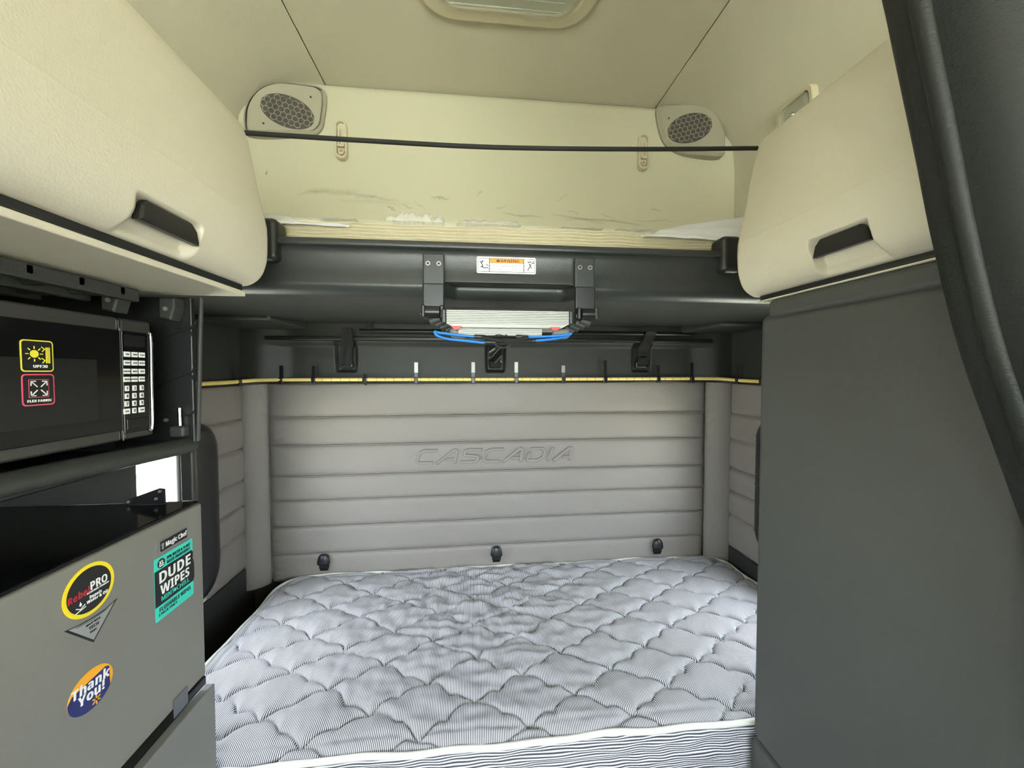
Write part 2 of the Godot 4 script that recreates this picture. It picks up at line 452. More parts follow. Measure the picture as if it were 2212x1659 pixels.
func rear_wall():
	var w := setting("wall_back")
	obj("skin", MB.new().box(V3(-1.2, 0, -0.12), V3(1.46, TOP + 0.1, -0.055)), M.headliner, w)
	# upper headliner, coved into the side walls, its top edge rolled
	obj("upper_panel", MB.new().grid(func(a, b):
		var x: float = lerp(XL, XR, a); var y: float = lerp(1.66, 2.768, b)
		var z := -0.02
		var lx: float = clamp((-0.86 - x) / 0.16, 0.0, 1.0); var rx: float = clamp((x - 1.12) / 0.16, 0.0, 1.0)
		z += 0.085 * (1 - sqrt(max(0.0, 1 - 0.96 * pow(max(lx, rx), 2))))
		z += 0.035 * smoothstep(2.30, 2.62, y) * (1 - smoothstep(0.9, 1.0, max(lx, rx)))
		var t: float = clamp((y - 2.728) / 0.04, 0.0, 1.0)
		z -= 0.022 * (1 - sqrt(1 - 0.98 * t * t))
		return V3(x, y, z), 110, 90, false, func(a, b): return Vector2(a, 1 - b)), M.upper, w)
	# dark moulding between the padding and the bunk
	var d := MB.new()
	d.grid(func(a, b):
		var x: float = lerp(XL, XR, a); var y: float = lerp(1.425, 1.70, b)
		var z := 0.012
		var l: float = smoothstep(-0.80, -0.96, x) + smoothstep(1.06, 1.22, x)
		z += 0.055 * l
		z += 0.02 * smoothstep(1.585, 1.612, y) * (1 - l)
		for px in [-0.583, 0.104, 0.828]:
			var k: float = smoothstep(0.050, 0.040, abs(x - px) + 0.06 * max(0.0, 1.52 - y)) * smoothstep(1.468, 1.48, y) * (1 - smoothstep(1.60, 1.615, y))
			z -= 0.024 * k
		return V3(x, y, z), 460, 60, false)
	obj("plastic_moulding", d, M.plastic, w)
	obj("ledge", MB.new().box(V3(-0.95, 1.612, 0.02), V3(1.2, 1.632, 0.06), 0.006), M.plastic_smooth, w)
	# padded rows
	var ys := [1.425, 1.267, 1.137, 0.995, 0.881, 0.759, 0.631, 0.50]
	for k in 7:
		var y0: float = ys[k + 1]; var y1: float = ys[k]
		obj("padded_panel", MB.new().grid(func(a, t):
			var x: float = lerp(-0.928, 1.171, a)
			var e: float = abs(2 * t - 1)
			var z: float = 0.016 * sqrt(max(0.0, 1 - pow(e, 6))) * sqrt(max(0.0, 1 - pow(abs(2 * a - 1), 60)))
			z += 0.0018 * sin(x * 7.0 + k * 1.7) * (1 - e) + 0.0012 * sin(x * 31.0 + t * 5 + k) * (1 - e)
			z += 0.002 * exp(-pow((x + 0.928) / 0.05, 2)) * sin(t * 26.0 + k) * (1 - e)
			var yy: float = lerp(y0, y1, t) + 0.003 * sin(x * 2.1 + 0.4) * sin(PI * 0.5)
			return V3(x, yy, z - 0.004), 150, 22, false), M.vinyl, w)
		# the double seam that closes each row
		if k > 0:
			for dy in [0.004, -0.003]:
				var pts := []
				for i in 41:
					var x: float = lerp(-0.925, 1.168, i / 40.0)
					pts.append(V3(x, y1 + dy + 0.003 * sin(x * 2.1 + 0.4), 0.0035))
				obj("seam", MB.new().tube(pts, 0.0022, 6), M.vinyl, w)
	# rounded corner cushions with gathers
	for side in [-1, 1]:
		var a0 := V3(-0.932, 0, 0) if side < 0 else V3(1.175, 0, 0)
		var a1 := V3(XL + 0.002, 0, 0.062) if side < 0 else V3(XR - 0.002, 0, 0.066)
		obj("corner_cushion", MB.new().grid(func(u, t):
			var y: float = lerp(0.50, 1.425, t)
			var q: Vector3 = a0.lerp(a1, u)
			var out := V3(-side * 0.5, 0, 0.85).normalized()
			var b := 0.022 * pow(sin(PI * clamp(u, 0.0, 1.0)), 0.55)
			var wr: float = 0.0035 * exp(-pow(u / 0.35, 2)) * max(0.0, sin(y * 95.0 - u * 9.0) + 0.4 * sin(y * 41.0)) * smoothstep(0.85, 1.1, y)
			q += out * (b - wr)
			return V3(q.x, y, q.z), 18, 150, side < 0), M.vinyl, w)
	# embossed word on the third row
	var L := {
		"C": [[[0.95, 0.92], [0.28, 0.92], [0.1, 0.78], [0.1, 0.22], [0.25, 0.08], [0.95, 0.08]]],
		"A": [[[0.02, 0.0], [0.62, 0.92], [0.80, 0.92], [0.92, 0.0]], [[0.42, 0.28], [0.85, 0.28]]],
		"S": [[[0.95, 0.92], [0.22, 0.92], [0.1, 0.82], [0.12, 0.56], [0.85, 0.46], [0.92, 0.34], [0.88, 0.14], [0.75, 0.08], [0.05, 0.08]]],
		"D": [[[0.12, 0.70], [0.12, 0.08], [0.65, 0.08], [0.92, 0.3], [0.92, 0.7], [0.72, 0.92], [0.1, 0.92]]],
		"I": [[[0.5, 0.0], [0.5, 1.0]]]}
	var x := 0.0
	var letters := MB.new()
	var word := "CASCADIA"
	for ch in word:
		var cw := 0.105 if ch != "I" else 0.035
		for stroke in L[ch]:
			var q := PackedVector2Array()
			for s in stroke:
				var yy: float = 1.036 + s[1] * 0.068
				q.append(Vector2(-0.27 + x + s[0] * (cw - 0.012) + (s[1] - 0.5) * 0.026, yy))
			for poly in Geometry2D.offset_polyline(q, 0.0080, Geometry2D.JOIN_ROUND, Geometry2D.END_ROUND):
				if not Geometry2D.is_polygon_clockwise(poly): letters.prism(poly, 0.006, 0.0195, 0.004)
		x += cw
	obj("embossed_lettering", letters, M.vinyl, w)
	# stitched outline round the word
	# lower edge of the wall behind the mattress
	obj("lower_skirt", MB.new().box(V3(XL, 0, -0.02), V3(XR, 0.505, 0.004)), M.plastic, w)

func side_windows():
	for side in [-1, 1]:
		var xi := XL if side < 0 else XR
		var ins := 1.0 if side < 0 else -1.0
		var w := setting("window_1" if side < 0 else "window_2")
		var inner := shifted(rrect(0.43, 0.54, 0.05, 6), Vector2(0.615, 0.97))
		var outer := shifted(rrect(0.685, 0.66, 0.12, 6), Vector2(0.5825, 0.96))
		if side > 0: outer = shifted(rrect(0.685, 0.62, 0.12, 6), Vector2(0.5825, 0.975))
		var m := inner.size()
		var lift := 0.055 if side < 0 else 0.05
		obj("frame", MB.new().grid(func(a, b):
			var k := int(round(a * m)) % m
			var q := outer[k].lerp(inner[k], b)
			var h: float = lift * pow(max(0.0, sin(PI * min(b * 0.75, 1.0))), 0.6)
			return V3(xi + ins * (0.004 + h), q.y, q.x), m, 12, side < 0), M.plastic_smooth, w)
		obj("glazing_seal", MB.new().tube(ring3(inner, xi - ins * 0.01), 0.009, 8, true), M.dark, w)
		obj("pane", MB.new().box(V3(xi - ins * 0.03 - 0.003, 0.70, 0.40), V3(xi - ins * 0.03 + 0.003, 1.24, 0.83)), M.glass, w)
		for y in [1.184, 0.967, 0.765]:
			obj("screw", MB.new().cyl(V3(xi + ins * 0.022, y, 0.268), V3(xi + ins * 0.0335, y, 0.262), 0.006, 10), M.screw, w)
func ring_plate(outer: PackedVector2Array, inner: PackedVector2Array, z0: float, z1: float) -> MB:
	var m := outer.size(); var mb := MB.new()
	var rows := [[0.0, z0], [0.0, z1 - 0.003], [0.15, z1], [0.85, z1], [1.0, z1 - 0.003], [1.0, z0]]
	for r in 5:
		for k in m:
			var k2 := (k + 1) % m
			var c := []
			for e in [[r, k], [r, k2], [r + 1, k2], [r + 1, k]]:
				var q := outer[e[1]].lerp(inner[e[1]], rows[e[0]][0])
				c.append(mb.p(V3(q.x, q.y, rows[e[0]][1])))
			mb.quad(c[0], c[3], c[2], c[1])
	return mb
func closed3(q: PackedVector2Array, z: float) -> Array:
	var o := []
	for a in q: o.append(V3(a.x, a.y, z))
	return o
func ring3(q: PackedVector2Array, x: float) -> Array:
	var o := []
	for a in q: o.append(V3(x, a.y, a.x))
	return o

# ---------------------------------------------------------------- overhead bins
func overhead_bin(right: bool):
	var s := 1.0 if right else -1.0
	var t := thing("overhead_bin", "cream overhead bin above the tall dark closet, black latch in its scoop" if right else "cream overhead bin above the microwave, black latch in its scoop", "storage bin", V3(0, 0, 0), "overhead bins along the side walls")
	var z0 := ENDZ; var z1 := 1.46 if right else 1.80
	var prof := []
	if right: prof = [Vector2(0.72, 1.66), Vector2(0.702, 1.662), Vector2(0.678, 1.680), Vector2(0.664, 1.715), Vector2(0.660, 1.757), Vector2(0.6605, 1.788), Vector2(0.662, 1.797), Vector2(0.678, 1.87), Vector2(0.696, 1.97), Vector2(0.712, 2.03), Vector2(0.735, 2.06), Vector2(0.80, 2.068)]
	else: prof = [Vector2(-0.52, 1.662), Vector2(-0.494, 1.664), Vector2(-0.470, 1.682), Vector2(-0.457, 1.715), Vector2(-0.454, 1.757), Vector2(-0.4545, 1.788), Vector2(-0.456, 1.797), Vector2(-0.4715, 1.87), Vector2(-0.486, 1.95), Vector2(-0.498, 2.0), Vector2(-0.525, 2.03), Vector2(-0.60, 2.038)]
	var line := []
	for k in smooth_line(prof, 16): line.append(k)
	var nn: int = line.size() - 1
	var hz := 1.20 if right else 1.201      # middle of the scoop
	var hw := 0.056 if right else 0.060
	var htop := 1.727 if right else 1.716
	var nz := 230
	var rows := []
	rows.append([z0 + 0.004, 0.06])
	rows.append([z0 + 0.001, 0.03]); rows.append([z0, 0.012]); rows.append([z0 + 0.001, 0.006]); rows.append([z0 + 0.004, 0.002]); rows.append([z0 + 0.01, 0.0])
	for k in range(1, nz + 1): rows.append([lerp(z0 + 0.01, z1, float(k) / nz), 0.0])
	var nr := rows.size() - 1
	obj("door", MB.new().grid(func(a, b):
		var r: Array = rows[int(round(a * nr))]
		var q: Vector2 = line[int(round(b * nn))]
		var z: float = r[0]
		var x: float = q.x + s * r[1]
		# scoop: deep under its upper edge, running out at the door's lower edge
		var mz: float = smoothstep(hw + 0.004, hw - 0.004, abs(z - hz + (q.y - 1.69) * (0.10 if right else -0.10)) - max(0.0, 1.69 - q.y) * 0.25)
		var my: float = smoothstep(htop + 0.004, htop - 0.004, q.y) * smoothstep(1.656, 1.684, q.y)
		x += s * 0.024 * mz * my
		return V3(x, q.y, z), nr, nn, not right), M.bin, t)
	# the pull lever in the scoop
	var lx := (0.672 if right else -0.466)
	var pts := PackedVector2Array([Vector2(-hw + 0.001, -0.016), Vector2(-hw + 0.006, 0.006), Vector2(-hw + 0.016, 0.0165), Vector2(hw - 0.018, 0.0165), Vector2(hw - 0.006, 0.006), Vector2(hw - 0.001, -0.016)])
	var fr := Transform3D(Basis(V3(0, 0, -s), V3(0, 1, 0), V3(-s, 0, 0)) if right else Basis(V3(0, 0, -1), V3(0, 1, 0), V3(1, 0, 0)), V3(lx + s * 0.006, htop - 0.0165, hz))
	if right: fr.basis = Basis(V3(0, 0, 1), V3(0, 1, 0), V3(-1, 0, 0))
	obj("latch", MB.new().prism(pts, 0.0, 0.012, 0.003, fr), M.satin, t)
	# carcass behind the door, and the strip under it
	var xo := XR - 0.004 if right else XL + 0.004
	var xi := 0.73 if right else -0.53
	obj("carcass", MB.new().box(V3(min(xo, xi), 1.668, z0 + 0.006), V3(max(xo, xi), 2.03, z1), 0.006), M.bin, t)
	var ua := 0.712 if right else -0.500
	obj("underside", MB.new().box(V3(min(xo, ua), 1.637 if not right else 1.644, z0 + 0.012), V3(max(xo, ua), 1.648, z1), 0.0025), M.bin, t)
	obj("rubber_seal", MB.new().box(V3(min(ua + s * 0.004, ua + s * 0.03), 1.648, z0 + 0.014), V3(max(ua + s * 0.004, ua + s * 0.03), 1.664, z1), 0.004), M.plastic_smooth, t)
	obj("spacer", MB.new().box(V3(min(xo, ua + s * 0.14), 1.648, z0 + 0.014), V3(max(xo, ua + s * 0.14), 1.668, z1)), M.bin, t)

# ---------------------------------------------------------------- upper bunk
func bunk():
	var t := thing("upper_bunk", "black moulded upper bunk tray hung across the rear wall", "bunk", V3(0, 0, 0))
	var prof := smooth_line([Vector2(0.812, 1.775), Vector2(0.815, 1.800), Vector2(0.822, 1.803), Vector2(0.846, 1.803), Vector2(0.852, 1.797), Vector2(0.852, 1.786), Vector2(0.842, 1.780), Vector2(0.836, 1.765), Vector2(0.834, 1.735), Vector2(0.838, 1.705), Vector2(0.838, 1.688), Vector2(0.826, 1.672), Vector2(0.80, 1.664), Vector2(0.70, 1.662), Vector2(0.40, 1.672), Vector2(0.07, 1.688)], 6)
	var nn: int = prof.size() - 1
	obj("tray", MB.new().grid(func(a, b):
		var q: Vector2 = prof[int(round(b * nn))]
		var x: float = lerp(XL + 0.016, XR - 0.016, a)
		# shallow pocket behind the folded step between the two straps
		var k: float = smoothstep(-0.075, -0.05, x) * (1 - smoothstep(0.25, 0.275, x))
		var z := q.x
		if q.y < 1.70 and q.x > 0.69: z -= 0.05 * k
		return V3(x, q.y + (0.004 * k if q.x > 0.69 and q.y < 1.70 else 0.0), z), 160, nn, true), M.bunk, t)
	obj("deck", MB.new().box(V3(XL + 0.016, 1.715, 0.06), V3(XR - 0.016, 1.735, 0.815)), M.plastic, t)
	for x in [-0.502, 0.702]:
		obj("end_stop", MB.new().box(V3(x - 0.03, 1.74, 0.80), V3(x + 0.03, 1.845 if x < 0 else 1.842, 0.862), 0.016, true), M.plastic_smooth, t)
	obj("rear_rail", MB.new().tube([V3(-0.50, 1.652, 0.085), V3(1.06, 1.652, 0.085)], 0.011, 10), M.satin, t)
	for x in [-0.46, 1.02]:
		obj("rail_hanger", MB.new().box(V3(x - 0.012, 1.652, 0.078), V3(x + 0.012, 1.692, 0.092)), M.satin, t)
	# recessed end pockets under the bunk
	for e in [-1, 1]:
		var xa := -0.99 if e < 0 else 0.98
		obj("end_pocket", MB.new().box(V3(xa, 1.655, 0.10), V3(xa + 0.27, 1.690, 0.40), 0.012), M.plastic, t)
	# warning label
	var fr := Node3D.new(); fr.name = "warning_label"; t.add_child(fr)
	fr.position = V3(0.0865, 1.749, 0.8385)
	fr.rotation_degrees.x = -1.5
	flat(fr, "backing", rrect(0.155, 0.043, 0.004), 0, 0.0008, M.paper)
	flat(fr, "border", rrect(0.149, 0.036, 0.001), 0.0008, 0.0010, M.ink)
	flat(fr, "left_field", shifted(rrect(0.028, 0.0335, 0.0005), Vector2(-0.0595, 0)), 0.0010, 0.0013, M.paper)
	flat(fr, "right_field", shifted(rrect(0.027, 0.0335, 0.0005), Vector2(0.060, 0)), 0.0010, 0.0013, M.paper)
	flat(fr, "signal_field", shifted(rrect(0.0885, 0.0105, 0.0005), Vector2(0.0005, 0.0115)), 0.0010, 0.0013, M.orange)
	flat(fr, "text_field", shifted(rrect(0.0885, 0.0220, 0.0005), Vector2(0.0005, -0.0057)), 0.0010, 0.0013, M.paper)
	text(fr, "WARNING", 0.0072, V3(0.004, 0.0112, 0.0014), M.ink, true, 1.25)
	flat(fr, "alert_triangle", PackedVector2Array([Vector2(-0.026, 0.0082), Vector2(-0.0195, 0.0082), Vector2(-0.0228, 0.0142)]), 0.0013, 0.0016, M.ink)
	text(fr, "Keep up and locked while vehicle is motion", 0.0034, V3(0.0005, -0.002, 0.0016), M.ink, false, 1.12)
	text(fr, "unless bunk restraint is installed and used", 0.0034, V3(0.0005, -0.0105, 0.0016), M.ink, false, 1.12)
	var fig := MB.new()
	for l in [[[-0.0655, 0.004], [-0.061, -0.003], [-0.064, -0.007]], [[-0.061, -0.003], [-0.068, -0.006]], [[-0.0655, 0.004], [-0.069, 0.010]], [[-0.0655, 0.004], [-0.060, 0.012]], [[-0.062, -0.0075], [-0.047, -0.0075]], [[-0.054, 0.0], [-0.049, 0.0]], [[0.060, 0.006], [0.063, -0.002], [0.058, -0.007], [0.056, -0.013]], [[0.060, 0.004], [0.066, 0.001]], [[0.063, -0.002], [0.067, -0.006]], [[0.059, 0.010], [0.066, 0.0105]], [[0.066, 0.007], [0.073, 0.007]]]:
		var q := PackedVector2Array()
		for a in l: q.append(Vector2(a[0], a[1]))
		for poly in Geometry2D.offset_polyline(q, 0.0011, Geometry2D.JOIN_ROUND, Geometry2D.END_ROUND): fig.prism(poly, 0.0013, 0.0016)
	fig.prism(shifted(ellipse(0.0018, 0.0018, 12), Vector2(-0.0640, 0.0085)), 0.0013, 0.0016)
	fig.prism(shifted(ellipse(0.0018, 0.0018, 12), Vector2(0.0578, 0.009)), 0.0013, 0.0016)
	fig.prism(shifted(rrect(0.003, 0.003, 0.0003), Vector2(0.071, 0.0105)), 0.0013, 0.0016)
	obj("pictogram", fig, M.ink, fr).set_meta("kind", "stuff")

	# mattress in its fluted cover
	var um := thing("bunk_mattress", "thin cream mattress with fluted cover lying in the upper bunk", "mattress", V3(0, 0, 0))
	var pr := []
	pr.append(Vector2(0.10, 1.738)); pr.append(Vector2(0.785, 1.738))
	for k in 14:
		for j in 5:
			var tt := (j + 0.5) / 5.0
			pr.append(Vector2(0.788 + 0.010 * (pow(sin(PI * tt), 0.6) if j != 0 else 0.0), 1.742 + (k + tt) * 0.00875))
	pr.append(Vector2(0.780, 1.865)); pr.append(Vector2(0.10, 1.865)); pr.append(Vector2(0.10, 1.738))
	var pn: int = pr.size() - 1
	var nz := FastNoiseLite.new(); nz.seed = 4; nz.frequency = 3.0
	obj("fluted_cover", MB.new().grid(func(a, b):
		var q: Vector2 = pr[int(round(b * pn))]
		var x: float = lerp(-0.94, 1.20, a)
		var lift: float = nz.get_noise_2d(x * 1.5, 0.0) * 0.006 * smoothstep(1.74, 1.865, q.y)
		return V3(x, q.y + lift, q.x + 0.003 * nz.get_noise_2d(x * 4.0, q.y * 20.0)), 220, pn, false), M.cover, um)
	var c := FastNoiseLite.new(); c.seed = 9; c.frequency = 14.0; c.fractal_octaves = 4
	obj("clear_sleeve", MB.new().grid(func(u, b):
		var x: float = lerp(-0.46, 0.66, u)
		var cr: float = 0.0075 * c.get_noise_2d(x * 1.3, b * 0.35 + 3.0)
		return V3(x, lerp(1.745, 1.866, b) + cr * 0.2, 0.807 + max(-0.004, cr)), 200, 24, false), M.film_thin, um)
	# loose clear wrap on top of it and the white bag at both ends
	var wrap := thing("plastic_wrap", "crumpled clear plastic wrap on the upper mattress", "plastic wrap", V3(0, 0, 0))
	for a in [[-0.225, -0.080, 0.042, 1.0], [-0.045, 0.130, 0.024, 2.0], [0.24, 0.36, 0.008, 3.0], [-0.40, -0.30, 0.008, 4.0], [0.40, 0.52, 0.010, 5.0]]:
		obj("crumple", MB.new().grid(func(u, b):
			var x: float = lerp(a[0], a[1], u)
			var ang: float = lerp(0.0, PI, b)
			var rag: float = 0.55 + 0.45 * sin(PI * u) + c.get_noise_2d(x * 2.2, a[3] * 9) * 0.55
			var hgt: float = a[2] * max(0.12, rag) * sin(ang)
			var cr := 0.006 * c.get_noise_3d(x * 1.6, b * 0.12, a[3])
			return V3(x + cr, 1.8655 + hgt + cr * 0.7 * sin(ang), 0.765 - 0.045 * cos(ang) * (1 - 0.4 * sin(ang)) + cr), 46, 22, true), M.film, wrap)
	for e in [0, 1]:
		var bag := thing("plastic_bag", "white plastic bag end bunched on the bunk mattress beside the microwave's bin" if e == 0 else "white plastic bag end bunched on the bunk mattress beside the closet's bin", "plastic bag", V3(0, 0, 0), "white bags over the mattress ends")
		obj("sheet", MB.new().grid(func(u, b):
			var x: float = lerp(-0.64, -0.32, u) if e == 0 else lerp(0.84, 0.47, u)
			var top: float = 0.030 * pow(1 - u, 0.8) if e == 0 else 0.075 * pow(1 - u, 0.8)
			var cr: float = 0.009 * c.get_noise_3d(x * 0.5 + b * 0.6, b * 0.35, 5.0 + e)
			var y: float = lerp(1.846, 1.867 + top, smoothstep(0.0, 0.45, b)) if b < 0.45 else lerp(1.867 + top, 1.868, smoothstep(0.45, 1.0, b))
			return V3(x, y + cr * 0.45, lerp(0.812, 0.60, pow(b, 1.5)) + max(-0.004, cr * 0.7)), 60, 30, e == 1), M.bag, bag)

	# folded aluminium ladder hung on two straps
	var l := thing("folding_ladder", "ribbed aluminium ladder folded up under the upper bunk on black straps", "ladder", V3(0, 0, 0))
	for x in [-0.1, 0.292]:
		var hp := obj("strap_plate", MB.new().box(V3(x - 0.027, 1.69, 0.846), V3(x + 0.027, 1.770, 0.856), 0.004), M.bunk, l)
		for dx in [-0.0135, 0.0135]:
			obj("screw", MB.new().cyl(V3(x + dx, 1.744, 0.855), V3(x + dx, 1.744, 0.8585), 0.006, 14), M.screw, hp)
			obj("screw_socket", MB.new().cyl(V3(x + dx, 1.744, 0.858), V3(x + dx, 1.744, 0.8588), 0.003, 8), M.dark, hp)
		obj("strap_arm", MB.new().box(V3(x - 0.027, 1.632, 0.850), V3(x + 0.027, 1.694, 0.862), 0.004), M.plastic_smooth, l)
		for dx in [-0.0225, 0.0225]:
			obj("hinge_cheek", MB.new().box(V3(x + dx - 0.005, 1.604, 0.850), V3(x + dx + 0.005, 1.636, 0.888), 0.004), M.plastic_smooth, l)
		obj("hinge_barrel", MB.new().cyl(V3(x - 0.017, 1.618, 0.882), V3(x + 0.017, 1.618, 0.882), 0.015, 18), M.satin, l)
		obj("hinge_pin", MB.new().cyl(V3(x - 0.030, 1.614, 0.876), V3(x + 0.030, 1.614, 0.876), 0.006, 12), M.steel, l)
		var inw := 1.0 if x < 0 else -1.0
		# flexible black boots that lead to the folded rails
		for k in 5:
			var q := V3(x + inw * (0.004 + k * 0.012), 1.600 - k * 0.0055, 0.872 - k * 0.008)
			obj("boot_fold", MB.new().tube([q + V3(-0.012, 0.005, 0.0), q + V3(0.012, -0.005, 0.0)] if inw < 0 else [q + V3(-0.012, -0.005, 0.0), q + V3(0.012, 0.005, 0.0)], 0.011, 10), M.plastic, l)
		obj("rail_end", MB.new().box(V3(x + inw * 0.062 - 0.022, 1.558, 0.83), V3(x + inw * 0.062 + 0.022, 1.584, 0.865), 0.010), M.drawer, l)
		obj("red_tip", MB.new().prism(PackedVector2Array([Vector2(-0.013, 0.003), Vector2(0.013, 0.003), Vector2(0.007, -0.004), Vector2(-0.006, -0.006)]), 0.0, 0.004, 0.0, Transform3D(Basis(), V3(x + inw * 0.073 - 0.014, 1.5800, 0.8925))), M.red, l)
	# treads: a ribbed face each
	obj("tread", ribbed(-0.066, 0.241, 1.5905, 1.624, 0.89, 8), M.aluminium, l)
	obj("tread_end", MB.new().prism(PackedVector2Array([Vector2(-0.066, 0.0), Vector2(0.241, 0.0), Vector2(0.222, -0.010), Vector2(-0.047, -0.010)]), -0.05, 0.0, 0.001, Transform3D(Basis(), V3(0, 1.5905, 0.889))), M.aluminium, l)
	obj("tread", ribbed(-0.038, 0.174, 1.563, 1.5805, 0.878, 4), M.aluminium, l)
	obj("side_rail", MB.new().box(V3(-0.066, 1.590, 0.70), V3(0.241, 1.622, 0.883), 0.003), M.aluminium, l)
	for x in [-0.072, 0.247]:
		obj("tread_cap", MB.new().box(V3(x - 0.006, 1.590, 0.84), V3(x + 0.006, 1.626, 0.892), 0.004), M.plastic_smooth, l)
	# blue cables and their black taped joint
	for e in [-1, 1]:
		var pts := []
		for q in ([V3(0.02, 1.556, 0.895), V3(-0.03, 1.560, 0.897), V3(-0.080, 1.5655, 0.898), V3(-0.0935, 1.569, 0.894), V3(-0.088, 1.560, 0.892), V3(-0.065, 1.552, 0.894), V3(-0.02, 1.547, 0.896), V3(0.032, 1.542, 0.897)] if e < 0 else [V3(0.125, 1.5575, 0.895), V3(0.18, 1.559, 0.897), V3(0.235, 1.564, 0.898), V3(0.2455, 1.569, 0.894), V3(0.238, 1.562, 0.892), V3(0.215, 1.556, 0.894), V3(0.18, 1.551, 0.896), V3(0.150, 1.548, 0.897)]): pts.append(q)
		obj("blue_cable", MB.new().tube(smooth_line(pts, 6), 0.0033, 8), M.blue, l)
	for a in [[V3(0.002, 1.5575, 0.898), V3(0.03, 1.556, 0.900)], [V3(0.105, 1.5575, 0.899), V3(0.135, 1.5565, 0.898)], [V3(0.028, 1.5435, 0.899), V3(0.055, 1.543, 0.901)], [V3(0.13, 1.546, 0.899), V3(0.155, 1.548, 0.898)]]:
		obj("crimp_sleeve", MB.new().tube(a, 0.0055, 10), M.plastic_smooth, l)
	obj("taped_joint", MB.new().tube(smooth_line([V3(0.02, 1.556, 0.900), V3(0.05, 1.549, 0.904), V3(0.085, 1.546, 0.905), V3(0.12, 1.552, 0.902), V3(0.135, 1.555, 0.900)], 5), 0.0065, 10, false, 0.8), M.webbing, l)
	obj("taped_joint", MB.new().tube(smooth_line([V3(0.04, 1.543, 0.900), V3(0.065, 1.539, 0.903), V3(0.09, 1.543, 0.905), V3(0.115, 1.546, 0.902), V3(0.145, 1.547, 0.900)], 5), 0.005, 10, false, 0.8), M.webbing, l)
	obj("wire_loop", MB.new().tube(smooth_line([V3(0.052, 1.542, 0.904), V3(0.060, 1.532, 0.906), V3(0.078, 1.530, 0.906), V3(0.088, 1.536, 0.905), V3(0.094, 1.545, 0.904)], 5), 0.0012, 6), M.ink, l)
	obj("wire_loop", MB.new().tube(smooth_line([V3(0.050, 1.558, 0.903), V3(0.06, 1.5615, 0.906), V3(0.075, 1.559, 0.906), V3(0.082, 1.562, 0.905)], 5), 0.0016, 6), M.ink, l)
func ribbed(x0: float, x1: float, y0: float, y1: float, z: float, ribs: int) -> MB:
	var q := PackedVector2Array()
	var h := (y1 - y0) / ribs
	q.append(Vector2(z - 0.012, y0)); 
	for k in ribs:
		var y := y0 + k * h
		q.append(Vector2(z, y + 0.02 * h)); q.append(Vector2(z, y + 0.62 * h)); q.append(Vector2(z - 0.0045, y + 0.68 * h)); q.append(Vector2(z - 0.0045, y + 0.96 * h))
	q.append(Vector2(z - 0.0022, y1)); q.append(Vector2(z - 0.012, y1))
	# extrude along x: frame x axis = z, y axis = y, depth = -x
	var b := Basis(V3(0, 0, 1), V3(0, 1, 0), V3(-1, 0, 0))
	return MB.new().prism(q, 0.0, x1 - x0, 0.0, Transform3D(b, V3(x1, 0, 0)))

